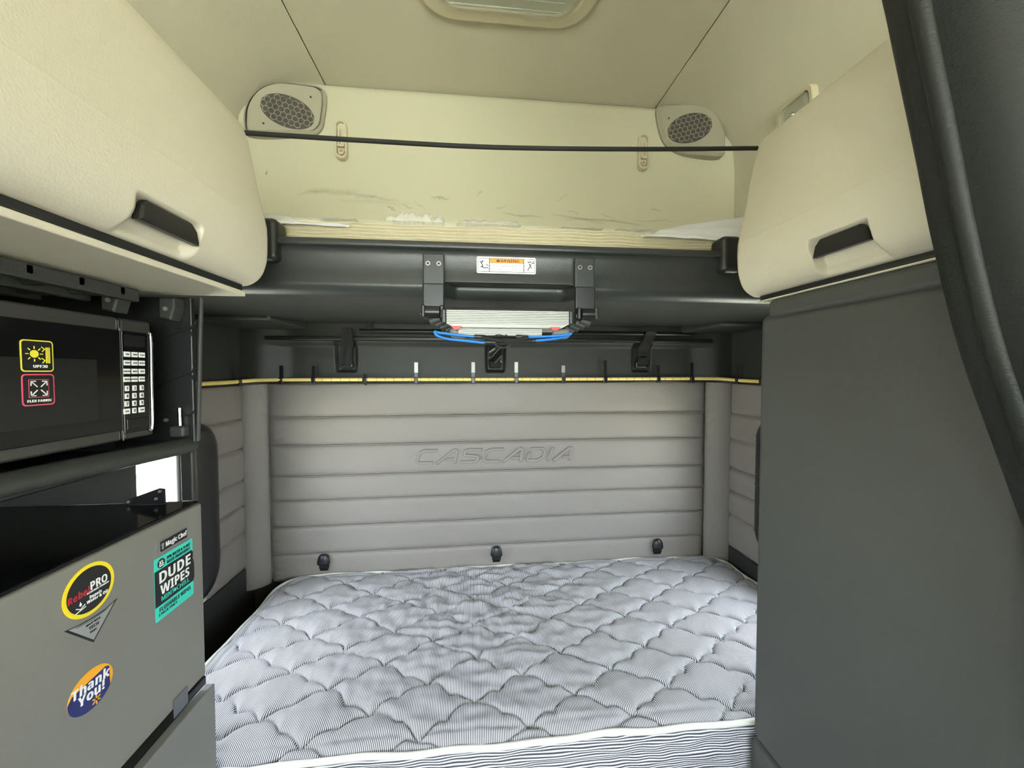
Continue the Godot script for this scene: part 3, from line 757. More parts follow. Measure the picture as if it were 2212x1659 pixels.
# ---------------------------------------------------------------- lower bunk
func lower_bunk():
	var base := thing("bunk_platform", "black bunk platform box under the striped mattress", "platform", V3(0, 0, 0))
	obj("box", MB.new().box(V3(XL + 0.016, 0, 0.008), V3(XR - 0.016, 0.345, ENDZ - 0.012), 0.008), M.plastic, base)
	var t := thing("mattress", "grey striped quilted mattress with white piping on the lower bunk", "mattress", V3(0, 0, 0))
	var x0 := -0.852; var x1 := 1.238; var z0 := 0.024; var z1 := 0.906
	var nz := FastNoiseLite.new(); nz.seed = 21; nz.frequency = 1.0; nz.fractal_octaves = 1
	var nw := FastNoiseLite.new(); nw.seed = 5; nw.frequency = 1.0; nw.fractal_octaves = 3
	var L := 0.285; var H := 0.083
	var topf := func(a, b):
		# rounded corners: the outline is pulled in near the four corners
		var u: float = a * 2 - 1; var w: float = b * 2 - 1
		var hx := (x1 - x0) / 2; var hz := (z1 - z0) / 2
		var px: float = u * hx; var pz: float = w * hz
		var r := 0.11
		var ax: float = abs(px) - (hx - r); var az: float = abs(pz) - (hz - r)
		if ax > 0 and az > 0:
			var k: float = max(ax, az) / sqrt(ax * ax + az * az)
			px = sign(px) * (hx - r + ax * k); pz = sign(pz) * (hz - r + az * k)
		var x: float = px + (x0 + x1) / 2; var z: float = pz + (z0 + z1) / 2
		var ed: float = min(hx * (1 - abs(u)), hz * (1 - abs(w)))
		# quilting: wavy scalloped lines that meet and part, making staggered clouds
		var xx: float = x + 0.012 * nw.get_noise_2d(x * 6, z * 6)
		var zz: float = z + 0.016 * nw.get_noise_2d(x * 5 + 40, z * 5)
		var dist := 1.0
		var k0 := int(floor(zz / H))
		for kk in range(k0 - 1, k0 + 3):
			var ph := TAU * xx / L
			var sg := 1.0 if posmod(kk, 2) == 0 else -1.0
			var fr := fposmod(xx / L, 1.0)
			var zig: float = 1 - 4 * abs(fr - 0.5)
			var zl: float = kk * H + sg * H * 0.5 * zig - 0.014 * (abs(sin(ph * 2.0)) - 0.5)
			dist = min(dist, abs(zz - zl) * 0.85)
		var puff: float = 1 - exp(-dist / 0.013) - 0.35 * exp(-pow(dist / 0.0035, 2))
		var y: float = 0.538 + 0.012 * puff
		# creases where it has been lain on
		var mid: float = exp(-pow((x - 0.05) / 0.48, 2)) * (0.45 + 0.55 * exp(-pow((z - 0.35) / 0.30, 2)))
		y += 0.0110 * mid * nz.get_noise_2d(x * 8, z * 19) + 0.0075 * mid * nz.get_noise_2d(x * 17 + 9, z * 8)
		y += 0.0016 * nz.get_noise_2d(x * 26, z * 26 + 7) * (0.3 + mid)
		y += 0.004 * nz.get_noise_2d(x * 5, z * 5)
		y -= 0.018 * exp(-ed / 0.014)
		y -= 0.010 * exp(-pow((ed - 0.035) / 0.008, 2)) * 0.5
		return V3(x, y, z)
	obj("quilted_top", MB.new().grid(topf, 560, 250, true, func(a, b): return Vector2(lerp(x0, x1, a) / 0.0046 / 8.0, lerp(z0, z1, b) / 0.0368)), M.ticking, t)
	# outline for the border and the piping
	var outline := []
	var per := shifted(rrect(x1 - x0, z1 - z0, 0.11, 8), Vector2((x0 + x1) / 2, (z0 + z1) / 2))
	for k in per.size():
		var a := per[k]; var b := per[(k + 1) % per.size()]
		var cnt := int(max(1.0, a.distance_to(b) / 0.012))
		for j in cnt: outline.append(a.lerp(b, float(j) / cnt))
	var m := outline.size()
	var ring := func(y: float, r: float, k: int) -> Vector3:
		var a: Vector2 = outline[k]; var d: Vector2 = (outline[(k + 1) % m] - outline[(k - 1 + m) % m]).normalized()
		var o := Vector2(d.y, -d.x) * r
		return V3(a.x + o.x, y, a.y + o.y)
	var pts := []; var pts2 := []
	for k in m:
		var q: Vector3 = ring.call(0.528 + 0.003 * sin(k * 0.11) + 0.002 * sin(k * 0.37), 0.004 + 0.002 * sin(k * 0.23), k); pts.append(q)
		pts2.append(ring.call(0.362, 0.003, k))
	obj("piping", MB.new().tube(pts, 0.0075, 10, true), M.piping, t)
	obj("piping", MB.new().tube(pts2, 0.007, 8, true), M.piping, t)
	obj("border", MB.new().grid(func(a, b):
		var k := int(round(a * m)) % m
		var y: float = lerp(0.357, 0.532, b)
		var bl: float = 0.010 * sin(PI * b) + 0.0035 * nz.get_noise_2d(k * 0.14, b * 7.0) + 0.0015 * sin(b * 22 + k * 0.05)
		return ring.call(y + 0.002 * nz.get_noise_2d(k * 0.05, b * 2), bl, k), m, 26, true, func(a, b): return Vector2(b * 0.175 / 0.0062 / 8.0 + 0.012 * sin(a * 90.0), a * 60.0)), M.ticking, t)
	obj("bottom", MB.new().box(V3(x0 + 0.02, 0.348, z0 + 0.02), V3(x1 - 0.02, 0.40, z1 - 0.02), 0.01), M.piping, t)

# ---------------------------------------------------------------- left galley: microwave, fridge, drawer
func galley():
	var t := thing("galley_cabinet", "black galley cabinet holding the microwave above the small refrigerator", "cabinet", V3(0, 0, 0))
	var z1 := 1.80
	# end panel of the microwave bay, its shelf with rolled lip, its roof
	obj("end_panel", MB.new().box(V3(XL + 0.002, 1.315, ENDZ), V3(-0.612, 1.634, ENDZ + 0.012), 0.003), M.plastic_smooth, t)
	obj("end_edge", MB.new().tube([V3(-0.610, 1.318, ENDZ + 0.005), V3(-0.596, 1.634, ENDZ + 0.005)], 0.0045, 8), M.plastic, t)
	obj("shelf", MB.new().box(V3(XL + 0.002, 1.296, ENDZ), V3(-0.622, 1.322, z1), 0.01), M.plastic_smooth, t)
	obj("shelf_lip", MB.new().tube([V3(-0.628, 1.3085, ENDZ + 0.002), V3(-0.628, 1.318, 1.2), V3(-0.628, 1.325, z1)], 0.017, 16), M.plastic, t)
	obj("front_end_panel", MB.new().box(V3(XL + 0.002, 1.31, z1 - 0.02), V3(-0.615, 1.636, z1)), M.plastic, t)
	obj("back_panel", MB.new().box(V3(XL + 0.002, 1.32, ENDZ + 0.012), V3(XL + 0.012, 1.636, z1 - 0.02)), M.plastic, t)
	obj("niche_end", MB.new().box(V3(XL + 0.002, 1.185, ENDZ), V3(-0.742, 1.297, ENDZ + 0.012)), M.plastic, t)
	obj("niche_post", MB.new().box(V3(-0.645, 1.185, ENDZ), V3(-0.620, 1.297, ENDZ + 0.010), 0.003), M.plastic_smooth, t)
	# open grid roof of the bay
	for k in 4:
		obj("roof_bar", MB.new().box(V3(-0.66 - k * 0.085, 1.606, ENDZ + 0.10), V3(-0.645 - k * 0.085, 1.630, z1 - 0.02), 0.003), M.plastic, t)
	for k in 6:
		obj("cross_bar", MB.new().box(V3(-0.92, 1.613, 1.06 + k * 0.075), V3(-0.645, 1.630, 1.072 + k * 0.075), 0.002), M.plastic, t)
	for a in [[-0.645, 1.606, 0.957], [-0.70, 1.612, 1.02]]:
		var br := obj("bracket", MB.new().prism(PackedVector2Array([Vector2(0, 0.02), Vector2(0, -0.022), Vector2(0.022, -0.026), Vector2(0.03, 0.0), Vector2(0.03, 0.02)]), 0.0, 0.03, 0.003, Transform3D(Basis(), V3(a[0] - 0.01, a[1], a[2] - 0.014))), M.plastic, t)
		obj("screw", MB.new().cyl(V3(a[0] + 0.004, a[1] - 0.003, a[2] + 0.015), V3(a[0] + 0.004, a[1] - 0.003, a[2] + 0.0185), 0.0045, 10), M.screw, br)
	# elastic net over the end panel
	var net := MB.new()
	for q in [[[-0.70, 1.595], [-0.627, 1.561], [-0.602, 1.580]], [[-0.70, 1.530], [-0.627, 1.561], [-0.606, 1.545]], [[-0.70, 1.496], [-0.628, 1.466], [-0.606, 1.480]], [[-0.70, 1.430], [-0.628, 1.466], [-0.607, 1.452]], [[-0.66, 1.395], [-0.625, 1.375], [-0.609, 1.385]]]:
		var l := []
		for a in q: l.append(V3(a[0], a[1], ENDZ + 0.0145))
		net.tube(smooth_line(l, 5), 0.0022, 6)
	obj("net_cord", net, M.dark, t)
	obj("pin_base", MB.new().box(V3(-0.652, 1.330, ENDZ + 0.011), V3(-0.622, 1.354, ENDZ + 0.03), 0.005), M.plastic, t)
	obj("chrome_pin", MB.new().cyl(V3(-0.636, 1.352, ENDZ + 0.020), V3(-0.636, 1.393, ENDZ + 0.020), 0.0035, 12), M.chrome, t)
	obj("stud", MB.new().cyl(V3(-0.668, 1.366, ENDZ + 0.011), V3(-0.668, 1.366, ENDZ + 0.016), 0.004, 10), M.screw, t)
	# lower drawer front
	t = thing("drawer_cabinet", "grey fronted drawer cabinet under the small refrigerator", "cabinet", V3(0, 0, 0))
	obj("drawer_front", MB.new().box(V3(-0.616, 0.0, ENDZ - 0.006), V3(-0.594, 0.757, z1 - 0.02), 0.004), M.drawer, t)
	obj("drawer_body", MB.new().box(V3(XL + 0.016, 0.0, ENDZ + 0.004), V3(-0.617, 0.755, z1 - 0.022)), M.plastic, t)

	# refrigerator
	var f := thing("refrigerator", "small grey refrigerator with glossy black top below the microwave", "refrigerator", V3(0, 0, 0))
	obj("body", MB.new().box(V3(XL + 0.016, 0.784, ENDZ + 0.010), V3(-0.640, 1.178, 1.52), 0.006), M.plastic, f)
	obj("plinth", MB.new().box(V3(XL + 0.016, 0.7575, ENDZ + 0.012), V3(-0.645, 0.785, 1.52)), M.plastic, f)
	obj("top", MB.new().box(V3(XL + 0.016, 1.1785, ENDZ + 0.006), V3(-0.612, 1.1845, 1.53), 0.0025), M.gloss, f)
	obj("door", MB.new().box(V3(-0.638, 0.786, ENDZ + 0.002), V3(-0.608, 1.1775, 1.53), 0.004), M.fridge, f)
	var hb := obj("hinge_bracket", MB.new().prism(PackedVector2Array([Vector2(-0.075, 0.0), Vector2(0.0, 0.0), Vector2(0.0, 0.032), Vector2(-0.012, 0.034), Vector2(-0.072, 0.012)]), 0.0, 0.004, 0.0, Transform3D(Basis(), V3(-0.668, 1.185, ENDZ + 0.02))), M.satin, f)
	for a in [[-0.738, 1.192], [-0.676, 1.213], [-0.684, 1.197]]:
		obj("screw", MB.new().cyl(V3(a[0], a[1], ENDZ + 0.024), V3(a[0], a[1], ENDZ + 0.027), 0.003, 8), M.screw, hb)
	obj("door_hinge", MB.new().box(V3(-0.632, 0.764, ENDZ + 0.004), V3(-0.606, 0.784, ENDZ + 0.06), 0.003), M.satin, f)
	obj("tape", MB.new().box(V3(-0.6075, 0.768, ENDZ + 0.060), V3(-0.6062, 0.806, ENDZ + 0.098)), M.tape, f)
	var side := Basis(V3(0, 0, -1), V3(0, 1, 0), V3(1, 0, 0))
	var bd := Node3D.new(); bd.name = "badge"; f.add_child(bd); bd.transform = Transform3D(side, V3(-0.608, 1.131, 1.0175))
	flat(bd, "bezel", rrect(0.075, 0.0235, 0.003), 0, 0.002, M.chrome)
	flat(bd, "plate", shifted(rrect(0.069, 0.020, 0.002), Vector2(0.0015, 0)), 0.002, 0.0026, M.ink)
	text(bd, "Magic Chef", 0.0092, V3(0.0065, 0, 0.0028), M.white, true, 0.82)
	flat(bd, "chef_hat", shifted(ellipse(0.0035, 0.003, 14), Vector2(-0.028, 0.003)), 0.0026, 0.003, M.pewter)
	flat(bd, "chef_head", shifted(ellipse(0.0024, 0.0038, 14), Vector2(-0.028, -0.003)), 0.0026, 0.003, M.pewter)

	# magnets on its door
	var sk := thing("round_sticker", "round black sticker with yellow rim reading PRO on the refrigerator door", "sticker", V3(-0.6078, 1.126, 1.187), "", side)
	flat(sk, "rim", ellipse(0.0415, 0.0405, 56), 0, 0.0006, M.yellow)
	flat(sk, "disc", ellipse(0.0355, 0.0345, 56), 0.0006, 0.0009, M.ink)
	text(sk, "Rebel", 0.0105, V3(-0.0175, -0.001, 0.001), M.crimson, true, 0.88, 0.06, 0.1)
	text(sk, "PRO", 0.0130, V3(0.0145, 0.0045, 0.001), M.white, true, 0.85, 0.02)
	text(sk, "INDUSTRIAL STRENGTH", 0.0026, V3(0.013, -0.0045, 0.001), M.white, true, 0.9, 0.02)
	text(sk, "Repels", 0.0048, V3(0.0085, -0.0125, 0.001), M.white, true, 0.95)
	text(sk, "Water & Oil", 0.0048, V3(0.0115, -0.0185, 0.001), M.white, true, 0.95)
	flat(sk, "droplet", PackedVector2Array([Vector2(-0.0155, -0.0115), Vector2(-0.0135, -0.0165), Vector2(-0.0155, -0.0185), Vector2(-0.0175, -0.0165)]), 0.0009, 0.0013, M.white)
	for q in [[[-0.022, -0.019], [-0.0155, -0.023], [-0.009, -0.019]], [[-0.023, -0.026], [-0.008, -0.023]]]:
		var pq := PackedVector2Array()
		for a in q: pq.append(Vector2(a[0], a[1]))
		for poly in Geometry2D.offset_polyline(pq, 0.0007): flat(sk, "splash_mark", poly, 0.0009, 0.0013, M.white)
	var tr := thing("triangle_sticker", "silver triangular sticker below the round one on the refrigerator", "sticker", V3(-0.6078, 1.068, 1.184), "", side)
	var tp := PackedVector2Array([Vector2(-0.043, 0.017), Vector2(-0.022, 0.0125), Vector2(0.0, 0.0105), Vector2(0.022, 0.0112), Vector2(0.043, 0.0165), Vector2(0.0, -0.030)])
	flat(tr, "edge", tp, 0, 0.0006, M.ink)
	var tq := PackedVector2Array()
	for a in tp: tq.append(a * 0.86)
	flat(tr, "face", tq, 0.0006, 0.0009, M.pewter)
	var tq2 := PackedVector2Array([Vector2(-0.026, 0.0105), Vector2(0.0, 0.0075), Vector2(0.026, 0.010), Vector2(0.026, 0.0095), Vector2(0.0, 0.0068), Vector2(-0.026, 0.0098)])
	flat(tr, "inner_line", tq2, 0.0009, 0.0012, M.ink)
	text(tr, "MADE WITH", 0.0030, V3(0.0, 0.0035, 0.001), M.ink, true)
	text(tr, "TECH", 0.0048, V3(0.001, -0.0035, 0.001), M.ink, true)
	text(tr, "FABRIC", 0.0030, V3(0.0, -0.0105, 0.001), M.ink, true, 0.8)
	var dw := thing("wipes_label", "teal and black wipes label stuck below the refrigerator badge", "sticker", V3(-0.6078, 1.0505, 1.0145), "", side)
	flat(dw, "card", rrect(0.100, 0.123, 0.003), 0, 0.0006, M.teal)
	flat(dw, "black_band", PackedVector2Array([Vector2(-0.050, 0.037), Vector2(0.046, 0.037), Vector2(0.051, 0.031), Vector2(0.049, 0.018), Vector2(0.053, 0.005), Vector2(0.053, -0.026), Vector2(0.049, -0.032), Vector2(-0.050, -0.033)]), 0.0006, 0.0009, M.ink)
	flat(dw, "round_mark", shifted(ellipse(0.0092, 0.0092, 24), Vector2(-0.0335, 0.048)), 0.0006, 0.0010, M.ink)
	text(dw, "XL", 0.0075, V3(-0.0335, 0.0492, 0.0012), M.white)
	text(dw, "WIPES", 0.0026, V3(-0.0335, 0.0432, 0.0012), M.white)
	text(dw, "99% WATER & PLANT", 0.0062, V3(0.0115, 0.0515, 0.0008), M.ink, true, 0.74)
	text(dw, "BASED INGREDIENTS", 0.0062, V3(0.0115, 0.0430, 0.0008), M.ink, true, 0.74)
	text(dw, "DUDE", 0.0215, V3(0.001, 0.0200, 0.0011), M.white, true, 1.08)
	text(dw, "WIPES", 0.0185, V3(0.001, -0.0050, 0.0011), M.white, true, 1.0)
	text(dw, "MINT", 0.0085, V3(-0.020, -0.0225, 0.0011), M.teal, false, 1.15)
	flat(dw, "mint_mark", shifted(ellipse(0.0034, 0.0034, 12), Vector2(-0.0015, -0.0225)), 0.0009, 0.0013, M.teal)
	text(dw, "CHILL", 0.0085, V3(0.020, -0.0225, 0.0011), M.teal, false, 1.15)
	text(dw, "FLUSHABLE WIPES", 0.0082, V3(0.0, -0.0420, 0.0008), M.ink, true, 0.84)
	text(dw, "3 PACK 144CT", 0.0052, V3(-0.020, -0.0510, 0.0008), M.ink, true, 1.0)
	var ty := thing("oval_sticker", "round orange and navy Thank You sticker on the refrigerator door", "sticker", V3(-0.6078, 0.966, 1.190), "", side)
	flat(ty, "disc", ellipse(0.0365, 0.0315, 56), 0, 0.0006, M.sunny)
	var nv := PackedVector2Array()
	for k in 34:
		var an := PI * 0.97 + (TAU * 0.425) * k / 33.0
		nv.append(Vector2(0.0367 * cos(an), 0.0317 * sin(an)))
	nv.append(Vector2(0.030, 0.0155)); nv.append(Vector2(0.024, 0.019)); nv.append(Vector2(-0.030, 0.0115))
	flat(ty, "navy_field", nv, 0.0006, 0.0009, M.navy)
	text(ty, "Thank", 0.0150, V3(-0.001, 0.009, 0.0012), M.white, true, 1.0, -0.08)
	text(ty, "You!", 0.0150, V3(0.000, -0.0070, 0.0012), M.white, true, 1.0, -0.06)
	for k in 6:
		var a := TAU * k / 6.0 + PI / 2
		flat(ty, "spark", shifted(ellipse(0.0030, 0.0011, 10), Vector2(0.007, -0.0225) + Vector2(0.0048, 0).rotated(a), a), 0.0009, 0.0013, M.sunny)

	# microwave
	var m := thing("microwave", "black and steel microwave oven sitting in the galley shelf", "microwave", V3(0, 0, 0))
	obj("body", MB.new().box(V3(-0.98, 1.343, 1.000), V3(-0.672, 1.571, 1.50), 0.006), M.satin, m)
	for z in [1.04, 1.46]:
		obj("foot", MB.new().box(V3(-0.95, 1.322, z - 0.015), V3(-0.70, 1.344, z + 0.015)), M.dark, m)
	obj("control_column", MB.new().box(V3(-0.672, 1.343, 1.000), V3(-0.650, 1.571, 1.0685), 0.005), M.steel, m)
	var door := obj("door", MB.new().box(V3(-0.672, 1.343, 1.072), V3(-0.650, 1.571, 1.50), 0.005), M.steel, m)
	obj("door_glass", MB.new().box(V3(-0.651, 1.362, 1.072), V3(-0.6475, 1.548, 1.49), 0.002), M.gloss, door)
	obj("viewing_window", MB.new().box(V3(-0.648, 1.388, 1.118), V3(-0.647, 1.492, 1.47), 0.0004), M.satin, door)
	obj("door_edge", MB.new().box(V3(-0.652, 1.551, 1.0695), V3(-0.6485, 1.5705, 1.0715)), M.chrome, door)
	obj("door_edge", MB.new().box(V3(-0.652, 1.343, 1.0695), V3(-0.6485, 1.358, 1.0715)), M.chrome, door)
	obj("control_panel", MB.new().box(V3(-0.651, 1.355, 1.010), V3(-0.6475, 1.548, 1.068), 0.002), M.gloss, m)
	obj("trim_strip", MB.new().tube(smooth_line([V3(-0.648, 1.357, 1.016), V3(-0.6465, 1.361, 1.0085), V3(-0.6465, 1.45, 1.0065), V3(-0.6465, 1.540, 1.0055), V3(-0.648, 1.547, 1.012)], 5), 0.0026, 8), M.chrome, m)
	obj("display", MB.new().box(V3(-0.6478, 1.519, 1.019), V3(-0.6472, 1.541, 1.064)), M.ink, m)
	obj("door_button", MB.new().box(V3(-0.6478, 1.362, 1.014), V3(-0.6460, 1.382, 1.064), 0.001), M.gloss, m)
	var ry := [1.504, 1.488, 1.472, 1.457, 1.440, 1.4255, 1.411, 1.397]
	var keys := "123456789 0 "
	for r in 8:
		for c in 3:
			var z: float = 1.0595 + r * 0.0006 - c * 0.0162
			var w := 0.0135 if r < 4 or (r == 7 and c != 1) else 0.0088
			var h := 0.0098 if r < 4 else 0.0102
			var b := obj("button", MB.new().box(V3(-0.6478, ry[r] - h / 2, z - w / 2), V3(-0.6462, ry[r] + h / 2, z + w / 2), 0.0007), M.white, m)
			var key := keys[(r - 4) * 3 + c] if r >= 4 else ""
			if r == 7: key = ["STOP", "0", "START"][c]
			if r < 4: key = [["TIME", "TIMER", "CLOCK"], ["POWER", "COOK", "DEFROST"], ["POPCORN", "BAKED", "PIZZA"], ["FROZEN", "BEVERAGE", "REHEAT"]][r][c]
			var tx := text(b, key, 0.0055 if key.length() == 1 else 0.0022, Vector3.ZERO, M.ink, true, 1.0 if key.length() < 6 else 0.8)
			tx.transform = Transform3D(side, V3(-0.6460, ry[r], z))
	for e in [0, 1]:
		var y: float = 1.4945 if e == 0 else 1.4442
		var sm := thing("square_sticker", "yellow framed sun sticker reading UPF30 on the microwave door" if e == 0 else "pink framed arrows sticker reading FLEX FABRIC on the microwave door", "sticker", V3(-0.6472, y, 1.209), "", side)
		var cm: Material = M.lemon if e == 0 else M.pink
		flat(sm, "frame", rrect(0.0435, 0.0470, 0.005), 0, 0.0006, cm)
		flat(sm, "field", rrect(0.0400, 0.0435, 0.004), 0.0006, 0.0009, M.ink)
		if e == 0:
			flat(sm, "sun", shifted(ellipse(0.0056, 0.0056, 24), Vector2(-0.0045, 0.003)), 0.0009, 0.0013, M.lemon)
			for k in 8:
				var a := TAU * k / 8
				flat(sm, "ray", shifted(rrect(0.0042, 0.0013, 0.0004, 2), Vector2(-0.0045, 0.003) + Vector2(0.0095, 0).rotated(a), a), 0.0009, 0.0013, M.lemon)
			for dx in [0.0115, 0.0137, 0.0159]: flat(sm, "fabric_line", shifted(rrect(0.0013, 0.024, 0.0003, 2), Vector2(dx, 0.0015)), 0.0009, 0.0013, M.lemon)
			for dy in [0.0105, -0.0065]:
				for poly in Geometry2D.offset_polyline(PackedVector2Array([Vector2(0.0055, dy + 0.003), Vector2(0.0095, dy), Vector2(0.0062, dy - 0.0035)]), 0.0006): flat(sm, "bounce_arrow", poly, 0.0009, 0.0013, M.lemon)
			text(sm, "UPF30", 0.0042, V3(0.003, -0.0155, 0.001), M.white, true, 1.15)
		else:
			for poly in [[rrect(0.027, 0.027, 0.0005, 1), rrect(0.0255, 0.0255, 0.0005, 1)]]:
				flat(sm, "outline_square", shifted(poly[0], Vector2(0, 0.002)), 0.0009, 0.0011, M.pink)
				flat(sm, "square_field", shifted(poly[1], Vector2(0, 0.002)), 0.0011, 0.0013, M.ink)
			for k in 4:
				var a := PI / 4 + PI / 2 * k
				var ar := MB.new()
				for q in [[[0.004, 0.0], [0.0145, 0.0]], [[0.0110, 0.0042], [0.0148, 0.0], [0.0110, -0.0042]]]:
					var pq := PackedVector2Array()
					for s in q: pq.append(Vector2(s[0], s[1]).rotated(a) + Vector2(0, 0.002))
					for poly in Geometry2D.offset_polyline(pq, 0.00075): ar.prism(poly, 0.0013, 0.0016)
				obj("corner_arrow", ar, M.white, sm)
			text(sm, "FLEX FABRIC", 0.0036, V3(0.0005, -0.0165, 0.001), M.white, true, 1.1)

# ---------------------------------------------------------------- right closet
func closet():
	var t := thing("closet", "tall charcoal closet with a plain rounded door below the right overhead bin", "closet", V3(0, 0, 0))
	t.set_meta("label", "tall charcoal closet with one plain rounded door")
	obj("carcass", MB.new().box(V3(0.742, 0.0, ENDZ + 0.002), V3(XR - 0.016, 1.638, 1.44), 0.03, true), M.closet, t)
	obj("door", MB.new().box(V3(0.716, 0.525, ENDZ + 0.012), V3(0.760, 1.612, 1.432), 0.028, true), M.closet, t)
	obj("plinth", MB.new().box(V3(0.722, 0.0, ENDZ - 0.004), V3(0.770, 0.512, 1.436), 0.02, true), M.closet, t)
	obj("cornice", MB.new().box(V3(0.708, 1.600, ENDZ + 0.05), V3(0.775, 1.6435, 1.436), 0.012), M.closet, t)

# ---------------------------------------------------------------- padded pillar beside the camera
func pillar():
	var t := thing("pillar_cover", "black leather-grained padded cover with rolled edge in front of the closet", "pillar cover", V3(0, 0, 0))
	var path := smooth_line([Vector2(0.22, 2.60), Vector2(0.30, 2.2), Vector2(0.354, 1.90), Vector2(0.379, 1.800), Vector2(0.393, 1.749), Vector2(0.412, 1.681), Vector2(0.434, 1.599), Vector2(0.468, 1.494), Vector2(0.513, 1.393), Vector2(0.555, 1.30), Vector2(0.62, 1.15), Vector2(0.68, 0.9), Vector2(0.72, 0.5), Vector2(0.74, 0.0)], 8)
	var np: int = path.size() - 1
	# section from the rolled edge outwards: offset in x, height towards the cab
	var sec := smooth_line([Vector2(0.075, 1.500), Vector2(0.028, 1.520), Vector2(0.005, 1.535), Vector2(0.0, 1.541), Vector2(0.0015, 1.547), Vector2(0.006, 1.5495), Vector2(0.0105, 1.547), Vector2(0.013, 1.538), Vector2(0.017, 1.512), Vector2(0.030, 1.503), Vector2(0.040, 1.520), Vector2(0.052, 1.552), Vector2(0.070, 1.574), Vector2(0.095, 1.590), Vector2(0.14, 1.602), Vector2(0.22, 1.605), Vector2(0.34, 1.60), Vector2(0.50, 1.59)], 4)
	var ns: int = sec.size() - 1
	obj("padded_face", MB.new().grid(func(a, b):
		var q: Vector2 = path[int(round(a * np))]; var s: Vector2 = sec[int(round(b * ns))]
		return V3(min(q.x + s.x, XR - 0.004), q.y, s.y), np, ns, false), M.pad, t)
	obj("backing", MB.new().grid(func(a, b):
		var q: Vector2 = path[int(round(a * np))]
		return V3(min(lerp(q.x + 0.075, q.x + 0.50, b), XR - 0.004), q.y, 1.500), np, 6, true), M.plastic, t)

